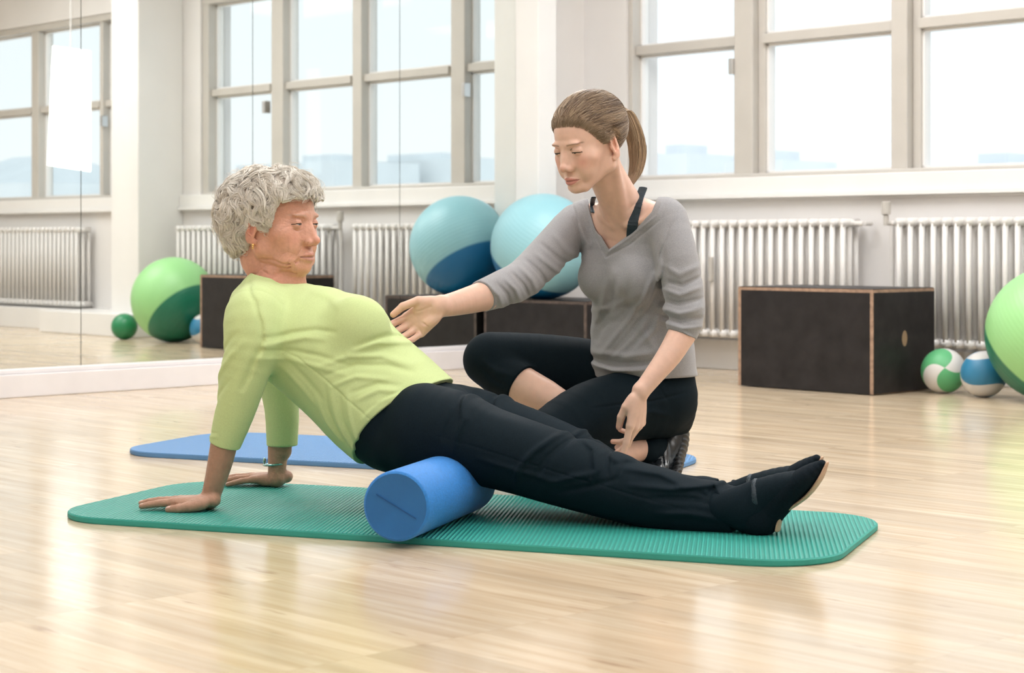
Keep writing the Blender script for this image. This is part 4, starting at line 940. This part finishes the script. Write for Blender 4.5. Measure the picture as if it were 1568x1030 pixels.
def colB(v):
    c = np.tile(V3((.72, .47, .37)), (len(v), 1)); q = HB.l(v)
    ear = np.exp(-(((np.abs(q[:, 0])-76)/10)**2+((q[:, 1]+6)/20)**2+((q[:, 2]+12)/32)**2)); c = c*(1-ear[:, None]*.35)+np.array((.74, .28, .18))*ear[:, None]*.35
    face_paint(v, c, HB, lip=(.50, .17, .15), brow=(.24, .14, .09), blush=.5)
    for H in (HR_, HL_): nails(v, c, H, (.80, .52, .46))
    for H in (HR_, HL_):
        for p, d_, i in H['tips']:
            w = np.exp(-(((v-p)**2).sum(1)/(.020**2))); c[:] = c*(1-w[:, None]*.3)+np.array((.74, .30, .22))*w[:, None]*.3
    return c
bodyB = sdf_obj('person', yb, .0022, M_skinB, colfn=colB, zs=W(933, 394, 4.74)[2], fine=.0016)
tag(bodyB, 'younger woman with blond ponytail in a grey sweater, kneeling and reaching out an arm', 'person')

# sweater --------------------------------------------------------------
sw = SDF(); ytorso(sw, -.006)
sw.tube([wp(984, 500, 4.92), wp(984, 535, 4.92), wp(986, 562, 4.93), wp(988, 590, 4.94)], [.104, .118, .112, .112], [.136, .146, .140, .143], side=YL, k=.03)
# hem
sw.custom(lambda P: -(P[:, 2]-(wp(990, 577, 4.9)[2]+.018*np.sin((P@YL)*14+1.2)*.3)), wp(1000, 580, 4.9), 5, .006, '&')
yarm(sw, aR, aRr, 0, .025); yarm(sw, aL, aLr, 0, .025)
def cutter(S, c, n, R=.06, k=.002):
    c = V3(c); n = nrm(n); S.custom(lambda P: np.maximum(-((P-c)@n), np.linalg.norm(P-c-n*R*.3, axis=1)-R), c, R*1.4, k, '-')
cutter(sw, wp(737, 453.5, 4.61), wp(738, 453, 4.61)-wp(770, 440, 4.68)+V3((0, 0, -.004)), .065)
cutter(sw, wp(1044, 512, 4.68), wp(1044, 513, 4.68)-wp(1050, 482, 4.69)+V3((-.006, 0, 0)), .055)
# V neck: wedge from the front, open over her left shoulder
VP_ = [(898, 285), (902, 320), (912, 352), (933, 382), (972, 352), (998, 324), (1008, 300), (1004, 285)]
def vcut(P):      # V opening, a prism through the front of the sweater
    X = P[:, 0]/P[:, 1]; Z = (P[:, 2]-CH)/P[:, 1]; d = np.full(len(P), -9.0); n = len(VP_); cx, cy = (955-784)/F, (HZ-320)/F
    for i in range(n):
        x0, y0 = (VP_[i][0]-784)/F, (HZ-VP_[i][1])/F; x1, y1 = (VP_[(i+1) % n][0]-784)/F, (HZ-VP_[(i+1) % n][1])/F
        nx, ny = y1-y0, x0-x1; l = math.hypot(nx, ny); nx, ny = nx/l, ny/l
        if (cx-x0)*nx+(cy-y0)*ny > 0: nx, ny = -nx, -ny
        d = np.maximum(d, ((X-x0)*nx+(Z-y0)*ny)*P[:, 1])
    return np.maximum(d, -.09-((P-wp(960, 335, 4.85))@YF))
sw.custom(vcut, wp(950, 330, 4.8), .30, .004, '-')
def proj_y(P): return np.stack([P[:, 0]+ -.0*P[:, 1], P[:, 2]], 1)
def place_y(x, y): return wp(x, y, 4.74)
FY = [(3, 6, [(752, 436), (765, 450), (770, 468)]), (-3, 5, [(762, 432), (776, 448), (782, 464)]), (3.5, 6, [(774, 425), (790, 442), (797, 460)]), (-3.5, 5, [(785, 418), (801, 436), (809, 452)]), (3.5, 7, [(796, 408), (815, 428), (822, 446)]), (-3.5, 6, [(806, 398), (826, 418), (838, 436)]),
 (3, 7, [(820, 388), (845, 408), (860, 420)]), (-3, 6, [(830, 374), (858, 398), (875, 405)]), (2.4, 8, [(850, 360), (870, 385), (890, 395)]), (3, 8, [(893, 345), (903, 375), (898, 400)]), (-3.2, 6, [(880, 335), (888, 360), (892, 390)]), (-1.3, 2.2, [(878, 303), (886, 330), (891, 362), (893, 385)]),
 (1.6, 2.5, [(725, 437), (740, 452), (746, 475)]), (2.0, 4, [(1022, 500), (1042, 506), (1064, 520)]),
 (4, 8, [(1008, 470), (1035, 478), (1068, 470)]), (-4, 6, [(1010, 482), (1036, 490), (1070, 484)]), (3.5, 6, [(1014, 492), (1040, 500), (1070, 498)]), (-3.5, 6, [(1006, 456), (1035, 464), (1072, 455)]), (3.2, 7, [(1006, 440), (1035, 450), (1070, 438)]), (-3, 6, [(1010, 428), (1040, 436), (1072, 422)]), (2.5, 8, [(1012, 405), (1035, 420), (1068, 405)]),
 (3, 9, [(1010, 400), (1003, 440), (990, 480)]), (-3.5, 8, [(1012, 380), (1014, 420), (1010, 465)]), (3, 9, [(990, 470), (985, 505), (1010, 545)]), (-3, 9, [(1000, 500), (975, 530), (945, 555)]), (3.5, 9, [(915, 545), (960, 548), (1010, 540)]), (-3.5, 8, [(912, 557), (950, 562), (1000, 558)]), (3, 7, [(910, 568), (950, 572), (1010, 572)]),
 (2.5, 12, [(935, 400), (945, 440), (940, 480)]), (-2.5, 10, [(960, 420), (965, 470), (950, 520)]), (-2.4, 9, [(915, 500), (945, 495), (985, 470)]), (2.4, 9, [(905, 480), (935, 475), (980, 450)]),
 (1.5, 2.5, [(905, 303), (915, 340), (933, 386), (962, 366), (1004, 330), (1012, 310)]), (-1.4, 2.5, [(898, 305), (907, 345), (930, 394), (966, 374), (1010, 336), (1018, 315)]),
 (-1.4, 2.2, [(1040, 330), (1022, 350), (1008, 390), (1004, 420)])]
FY += [(4, 7, [(1000, 420), (985, 460), (955, 505), (925, 545)]), (-4, 7, [(1010, 430), (998, 470), (970, 512), (935, 552)]), (3.5, 7, [(1015, 470), (1005, 505), (975, 535)]), (-3.5, 5, [(903, 552), (940, 562), (985, 560), (1020, 548)]), (3.5, 5, [(905, 562), (940, 571), (985, 568), (1030, 556)]), (3, 8, [(930, 430), (925, 470), (908, 520)]), (-3, 8, [(945, 425), (940, 470), (920, 525)])]
FY = [(a*1.25, w, p) for a, w, p in FY]
sw.post = folds(FY, proj_y, place_y, lambda P: ((P-wp(975, 430, 4.88))@YF > -.06) | (P[:, 0] < wp(895, 400, 4.8)[0]))
o = sdf_obj('sweater', sw, .0027, M_sweat, bodyB); o['label'] = 'heather grey V-neck sweater with pushed-up sleeves'

# leggings ----------------------------------------------------------------
lg = SDF(); lg.tube([wp(990, 560, 4.95), wp(993, 600, 4.95), wp(996, 628, 4.97)], [.095, .105, .085], [.13, .145, .13], side=YL, k=.02)
lg.ell(wp(1006, 622, 4.97), (.085, .09, .075), k=.03)
lt = lg; lg = SDF()
for a, r, n in ((shR, shRr, 3), (shL, shLr, 3)): yarm(lg, a[:n], r[:n], 0, .018)
cutter(lg, wp(797, 591, 4.92), wp(800, 592, 4.92)-wp(772, 574, 4.95), .075)
cutter(lg, wp(890, 712, 4.70), wp(920, 704, 4.76)-wp(860, 716, 4.68), .07)
lg.p += lt.p
for a, r, n in ((thR, thRr, 5), (thL, thLr, 5)): yarm(lg, a[:n], r[:n], 0, .012)
FL = [(2.5, 7, [(1030, 640), (1000, 632), (960, 640)]), (-2, 3, [(905, 622), (950, 618), (1000, 616), (1055, 605)]), (-1.6, 3, [(1010, 590), (1018, 605), (1026, 617)]), (2.5, 8, [(740, 560), (760, 575), (785, 580)]), (-2.5, 6, [(735, 570), (755, 588), (775, 598)])]
lg.post = folds(FL, proj_y, place_y, None)
o = sdf_obj('leggings', lg, .0028, M_leg, bodyB); o['label'] = 'black cropped leggings'

# straps of the top ----------------------------------------------------------
stp = SDF(); c_ = wp(965, 335, 4.85)
def onb(x, y, d, off=.003):      # push a point onto the body surface along her front
    p = W(x, y, d); ray = nrm(p-V3((0, 0, CH))); t = np.linspace(-.25, .25, 260); Q = p+t[:, None]*ray; f = yb.eval(Q); i = np.nonzero(f < 0)[0]
    p = Q[i[0]].copy() if len(i) else p
    for _ in range(60):
        if yb.eval(p[None])[0] > off: break
        p = p-ray*.001
    return p
sp_ = [onb(985, 287, 4.8, .001), onb(981, 297, 4.8), onb(976, 312, 4.8), onb(971, 330, 4.8), onb(968, 346, 4.8), onb(967, 360, 4.8), onb(967, 374, 4.8)]
sp_ = [sp_[0]]+[(sp_[i-1]+sp_[i]*2+sp_[i+1])/4 for i in range(1, 6)]+[sp_[6]]
for k_ in range(7):
    while yb.eval(sp_[k_][None])[0] < .0015: sp_[k_] = sp_[k_]+V3((0, -.0008, .0002))
stp.tube(sp_, [.0022]*7, [.0125, .0135, .014, .014, .014, .014, .014], side=V3((.9, -.3, .25)), k=.002); sdf_obj('top_strap', stp, .0014, M_strap, bodyB)
stp = SDF(); sp_ = [onb(909, 302, 4.8), onb(907, 312, 4.8), onb(908, 325, 4.8)]
stp.tube(sp_, [.002]*3, [.007]*3, side=V3((.9, .3, .0)), k=.002); sdf_obj('top_strap', stp, .0014, M_strap, bodyB)

# shoes, socks -----------------------------------------------------------------
sk = SDF(); sk.tube([wp(994, 692, 4.86), wp(1000, 690, 4.87), wp(1010, 688, 4.89)], [ym(a) for a in (21, 22, 22)], k=.01); sdf_obj('sock', sk, .0025, M_leg, bodyB)
se = SDF(); se.tube([wp(1030, 668, 4.92), wp(1020, 695, 4.90), wp(1008, 722, 4.86), wp(988, 737, 4.80)], [ym(a) for a in (21, 24, 22, 17)], [.038, .042, .045, .040], side=(.2, .98, 0), k=.01)
se.ell(wp(1000, 690, 4.88), (ym(24), .038, ym(22)), k=.02)
FS = [(-2, 2.5, [(1003, 665), (1000, 690), (1003, 730)]), (-2, 2.5, [(1028, 655), (1014, 690), (1016, 735)]), (1.5, 3, [(1022, 668), (1024, 690), (1022, 720)]), (-1.6, 2.2, [(975, 700), (1000, 703), (1012, 700)])]
se.post = folds(FS, proj_y, lambda x, y: wp(x, y, 4.85))
shoe = sdf_obj('sneaker', se, .002, M_sneak, bodyB); shoe['label'] = 'black leather sneaker'
so = SDF(); so.tube([wp(1046, 656, 4.93), wp(1046, 675, 4.925), wp(1041, 700, 4.91), wp(1033, 725, 4.87), wp(1015, 744, 4.81), wp(990, 751, 4.77)], [ym(a) for a in (9, 9, 8, 8, 7, 5)], [.034, .036, .042, .045, .044, .03], side=(.2, .98, 0), k=.006)
def tread(P, d):
    m = np.abs(d) < .01
    if m.any(): d = d.copy(); d[m] += .0014*np.sin(P[m][:, 2]*420+P[m][:, 1]*200)
    return d
so.post = tread; sdf_obj('shoe_sole', so, .002, M_snsole, shoe)
se = SDF(); se.tube([wp(905, 705, 4.83), wp(890, 730, 4.80), wp(860, 742, 4.74), wp(835, 746, 4.70)], [ym(a) for a in (20, 22, 18, 13)], k=.01)
s2 = sdf_obj('sneaker', se, .0035, M_sneak, bodyB); s2['label'] = 'black leather sneaker'

# hair ---------------------------------------------------------------------------
HLB = [(-130, -30), (-90, -52), (-50, -58), (-34, -45), (-24, 0), (-8, 22), (10, 16), (22, 4), (34, 16), (50, 38), (66, 56), (80, 64), (110, 66)]
hb = SDF(); sk0 = SDF(); he(sk0, HB, (0, -4, 32), (73, 93, 78)); he(sk0, HB, (0, 28, -15), (60, 62, 72), 18)
def capB(P):
    q = HB.l(P); a = q[:, 2]-hairline(q[:, 1], HLB); t = smoothstep(-3, 26, a); return sk0.eval(P)-(-3.5+9.5*t+2.5*smoothstep(10, 60, a))*HB.sc
hb.custom(capB, HB.w((0, 0, 20)), .15, .01, '+')
vol = SDF(); he(vol, HB, (0, -46, 38), (73, 62, 72)); he(vol, HB, (0, -16, 48), (74, 84, 76)); he(vol, HB, (0, -104, 34), (26, 20, 26), 14)
def volB(P):
    q = HB.l(P); a = (hairline(q[:, 1], HLB)+14-q[:, 2])*HB.sc; d = vol.eval(P); k = .02; h = np.clip(.5-.5*(d-a)/k, 0, 1); return d+(a-d)*h+k*h*(1-h)
hb.custom(volB, HB.w((0, -20, 20)), .17, .012, '+')
def hcolB(v):
    q = HB.l(v); n = .5+.5*np.sin(q[:, 0]*.6+3*np.sin(q[:, 2]*.03)+q[:, 2]*.35); return np.array((.20, .135, .085))[None]+np.array((.10, .075, .05))*n[:, None]
hbv, hbf = hb.mesh(.0028, .004)
hairB = lnk('hair', np_mesh('hair', hbv, hbf, hcolB(hbv)), M_hairB, bodyB); hairB['label'] = 'ash blond hair pulled back'
# combed strands to the tie
S1 = 5200; pk = hbv[rng.integers(0, len(hbv), S1)]; tie = HB.w((0, -122, 36)); K = 14
P_ = pk.copy(); cur = [P_]; lift = rng.uniform(0, 1, S1)**2; wv = rng.normal(0, 1, (S1, 3))*.10
lum = .5+.5*np.sin(HB.l(pk)[:, 0]*.35+HB.l(pk)[:, 2]*.22+rng.normal(0, .6, S1))
for i in range(K-1):
    dv = tie-P_; dist = np.linalg.norm(dv, axis=1, keepdims=True); dv = dv/dist+wv*np.minimum(1, dist/.08)
    g = grad(hb, P_); dv = dv-g*(dv*g).sum(1, keepdims=True); dv /= np.linalg.norm(dv, axis=1, keepdims=True)+1e-9
    P_ = P_+dv*np.minimum(.007, dist*.5+.0005); dd = hb.eval(P_); g = grad(hb, P_); P_ = P_-g*(dd-(.0006+.0022*lift))[:, None]; cur.append(P_)
cB = np.array((.46, .34, .23))*lum[:, None]+np.array((.15, .095, .06))*(1-lum[:, None])
strands('combed_strands', np.stack(cur, 1), np.linspace(1, .7, K)[None]*rng.uniform(.0005, .0010, S1)[:, None], M_hairB, hairB, cB)
bvB = np.empty(len(bodyB.data.vertices)*3, np.float32); bodyB.data.vertices.foreach_get('co', bvB); bvB = bvB.reshape(-1, 3).astype(float)
pw_, rw_, cw_ = wisps(HB, bvB, HLB, 1500, 22, 8, (0, -122, 50), (.22, .15, .095), (.48, .36, .25), .00050, 12)
strands('hairline_wisps', pw_, rw_, M_hairB, hairB, cw_)
# ponytail
S2 = 1500; t = np.linspace(0, 1, 26); base = np.array([HB.w((0, -112, 40)), W(957, 172, 4.82), W(970, 200, 4.83), W(977, 235, 4.84), W(974, 262, 4.84), W(966, 284, 4.82)])
def cr_(A, t):
    n = len(A)-1; E_ = np.vstack([2*A[0]-A[1], A, 2*A[-1]-A[-2]]); o_ = []
    for x in t*n:
        i = min(int(x), n-1); u = x-i; p0, p1, p2, p3 = E_[i:i+4]; o_.append(.5*((2*p1)+(-p0+p2)*u+(2*p0-5*p1+4*p2-p3)*u*u+(-p0+3*p1-3*p2+p3)*u**3))
    return np.array(o_)
ctr = cr_(base, t); wid = np.interp(t, [0, .12, .3, .6, .85, 1], [.012, .013, .021, .026, .018, .006])
ang = rng.uniform(0, 6.283, S2); rad = np.sqrt(rng.uniform(0, 1, S2)); 
off = (np.cos(ang)[:, None, None]*V3((.9, -.3, .2))+np.sin(ang)[:, None, None]*V3((.3, .9, 0)))*rad[:, None, None]*wid[None, :, None]
ln = rng.uniform(.75, 1.0, S2)[:, None]; TT = t[None]*ln
PP = np.stack([np.stack([np.interp(TT[i], t, ctr[:, j]) for j in range(3)], 1) for i in range(S2)]) + off
PP += (np.sin(TT*9+ang[:, None]*1.0)*.0022*TT)[:, :, None]*V3((1, .3, 0))
lm = rng.uniform(0, 1, S2)[:, None]; cP = np.array((.58, .43, .28))*lm+np.array((.22, .145, .09))*(1-lm)
pt_ = strands('ponytail', PP, np.linspace(1, .5, 26)[None]*rng.uniform(.0007, .0013, S2)[:, None], M_hairB, hairB, cP)
core = SDF(); core.tube(ctr[::4], wid[::4]*.8, k=.003); sdf_obj('ponytail_core', core, .003, M_hairB, pt_, colfn=lambda v: np.tile(V3((.26, .175, .11)), (len(v), 1)))

# ================================================================== mats and roller
def ribmat(name, col, freq=640):
    m = bpy.data.materials.new(name); m.use_nodes = True; m['col'] = col; t = m.node_tree; b = t.nodes['Principled BSDF']; L = t.links.new
    b.inputs['Base Color'].default_value = (*col, 1); b.inputs['Roughness'].default_value = .5
    tc = t.nodes.new('ShaderNodeTexCoord'); s = t.nodes.new('ShaderNodeSeparateXYZ'); L(tc.outputs['Object'], s.inputs[0])
    mu = t.nodes.new('ShaderNodeMath'); mu.operation = 'MULTIPLY'; mu.inputs[1].default_value = freq; rx = t.nodes.new('ShaderNodeVectorMath'); rx.operation = 'DOT_PRODUCT'; rx.inputs[1].default_value = (.97, .245, 0); L(tc.outputs['Object'], rx.inputs[0]); L(rx.outputs['Value'], mu.inputs[0])
    sn = t.nodes.new('ShaderNodeMath'); sn.operation = 'SINE'; L(mu.outputs[0], sn.inputs[0])
    bp = t.nodes.new('ShaderNodeBump'); bp.inputs['Strength'].default_value = .9; bp.inputs['Distance'].default_value = .002; L(sn.outputs[0], bp.inputs['Height']); L(bp.outputs[0], b.inputs['Normal'])
    r = t.nodes.new('ShaderNodeMapRange'); r.inputs['From Min'].default_value = -1; r.inputs['To Min'].default_value = .74; r.inputs['To Max'].default_value = 1.06; L(sn.outputs[0], r.inputs[0])  # groove shade put into the colour, darker between the ribs
    n = t.nodes.new('ShaderNodeTexNoise'); n.inputs['Scale'].default_value = 300; L(tc.outputs['Object'], n.inputs['Vector'])
    v = t.nodes.new('ShaderNodeVectorMath'); v.operation = 'SCALE'; v.inputs[0].default_value = col; L(r.outputs[0], v.inputs['Scale']); L(v.outputs[0], b.inputs['Base Color'])
    return m
def mat_mesh(name, A, B, D, L0, L1, wid, rad, th, m, label):
    """A: point on near edge, B: another point on it; extents L0..L1 along, wid across (away)"""
    ex = nrm(B-A); ex[2] = 0; ey = V3((-ex[1], ex[0], 0)); 
    if ey[1] < 0: ey = -ey
    n = 16; ol = []
    for cx, cy, a0 in ((L1-rad, rad, -90), (L1-rad, wid-rad, 0), (L0+rad, wid-rad, 90), (L0+rad, rad, 180)):
        for i in range(n+1):
            a = math.radians(a0+90*i/n); ol.append((cx+rad*math.cos(a), cy+rad*math.sin(a)))
    mb = MB(); N = len(ol); prof = [(.003, 0), (0, .003), (0, th-.003), (.003, th)]
    cx = (L0+L1)/2; cy = wid/2
    for ins, z in prof:
        for x, y in ol:
            dx, dy = x-cx, y-cy; l = math.hypot(dx, dy); mb.v.append((x-cx-dx/l*ins, y-cy-dy/l*ins, z))
    for j in range(3):
        for i in range(N): k = (i+1) % N; mb.f.append((j*N+i, j*N+k, (j+1)*N+k, (j+1)*N+i))
    mb.f.append(tuple(range(N))[::-1]); mb.f.append(tuple(3*N+i for i in range(N)))
    o_ = A*[1, 1, 0]+ex*cx+ey*cy
    M = Matrix(((ex[0], ey[0], 0, o_[0]), (ex[1], ey[1], 0, o_[1]), (0, 0, 1, 0), (0, 0, 0, 1)))
    o = mb.build(name, m, M=M); o.data.materials.append(mat('foam_edge', tuple(c*.85 for c in m['col']), .6)); o.data.polygons.foreach_set('material_index', [1]*(len(mb.f)-1)+[0]); tag(o, label, 'exercise mat', 'exercise mats'); return o
A, B = G(180, 794.5, .015), G(1180, 857, .015); ex = nrm(B-A)
l0 = (G(78, 783, .015)-A)@ex; l1 = (G(1293, 843, .015)-A)@ex; ey = V3((-ex[1], ex[0], 0)); 
far_w = abs((G(565, 746.5, .015)-A)@ey)
mat_mesh('exercise_mat', A, B, 0, l0, l1, far_w, .16, .015, ribmat('teal_ribbed_foam', (.035, .385, .32)), 'teal ribbed exercise mat under the older woman, on the floor in front')
A2, B2 = G(230, 692.5, .015), G(545, 709, .015); ex2 = nrm(B2-A2); l0 = (G(190, 685, .015)-A2)@ex2; l1 = (G(1076, 698, .015)-A2)@ex2; ey2 = V3((-ex2[1], ex2[0], 0))
w2 = abs((G(350, 660, .015)-A2)@ey2)
mat_mesh('exercise_mat', A2, B2, 0, l0, l1, min(w2, .66), .16, .015, ribmat('blue_ribbed_foam', (.12, .30, .60)), 'blue exercise mat on the floor behind the older woman')
print('MATS', far_w, w2, l0, l1)
# foam roller
rr_ = .074; p0 = W(606, 775, (CH-.015-rr_)*F/(775-HZ)); ax = nrm(V3((.30, .955, 0)))
if True:
    root = empty('foam_roller', Matrix(((ax[0], -ax[1], 0, p0[0]), (ax[1], ax[0], 0, p0[1]), (0, 0, 1, p0[2]), (0, 0, 0, 1))))
    tag(root, 'blue cylindrical foam roller under the older woman\'s hips on the teal mat', 'foam roller')
    Mfoam = mat('blue_foam', (.014, .20, .60), .62, noise=(160, .10, 3), bump=(350, .5, 3), sheen=.1); Mend = mat('blue_foam_end', (.014, .14, .40), .55, noise=(12, .06, 3), bump=(300, .2, 2))
    prof = [(0.0, rr_-.006), (.002, rr_-.002), (.006, rr_), (.45, rr_), (.455, rr_-.002), (.457, rr_-.007)]
    mb = MB(); n = 72
    for x, r in prof:
        for i in range(n): a = 2*math.pi*i/n; mb.v.append((x, r*math.cos(a), r*math.sin(a)))
    for j in range(len(prof)-1):
        for i in range(n): k = (i+1) % n; mb.f.append((j*n+i, (j+1)*n+i, (j+1)*n+k, j*n+k))
    mb.build('foam_body', Mfoam, root, smooth=True)
    for x0, s in ((0, -1), (.457, 1)):
        e_ = MB(); R_ = rr_-.006 if s < 0 else rr_-.007
        rings = [(x0, R_), (x0+.0015*-s, R_-.006), (x0+.0015*-s, 0.0005)]
        for x, r in rings:
            for i in range(n): a = 2*math.pi*i/n; e_.v.append((x, r*math.cos(a), r*math.sin(a)))
        for j in range(2):
            for i in range(n): k = (i+1) % n; q = (j*n+i, j*n+k, (j+1)*n+k, (j+1)*n+i); e_.f.append(q if s < 0 else q[::-1])
        e_.build('end_face', Mend, root, smooth=True)
    MB().box(-.0008, .002, -.05, .05, -.0006, .0006).build('cut_line', mat('foam_score', (.008, .08, .25), .7), root, M=None).rotation_euler = (math.radians(28), 0, 0)
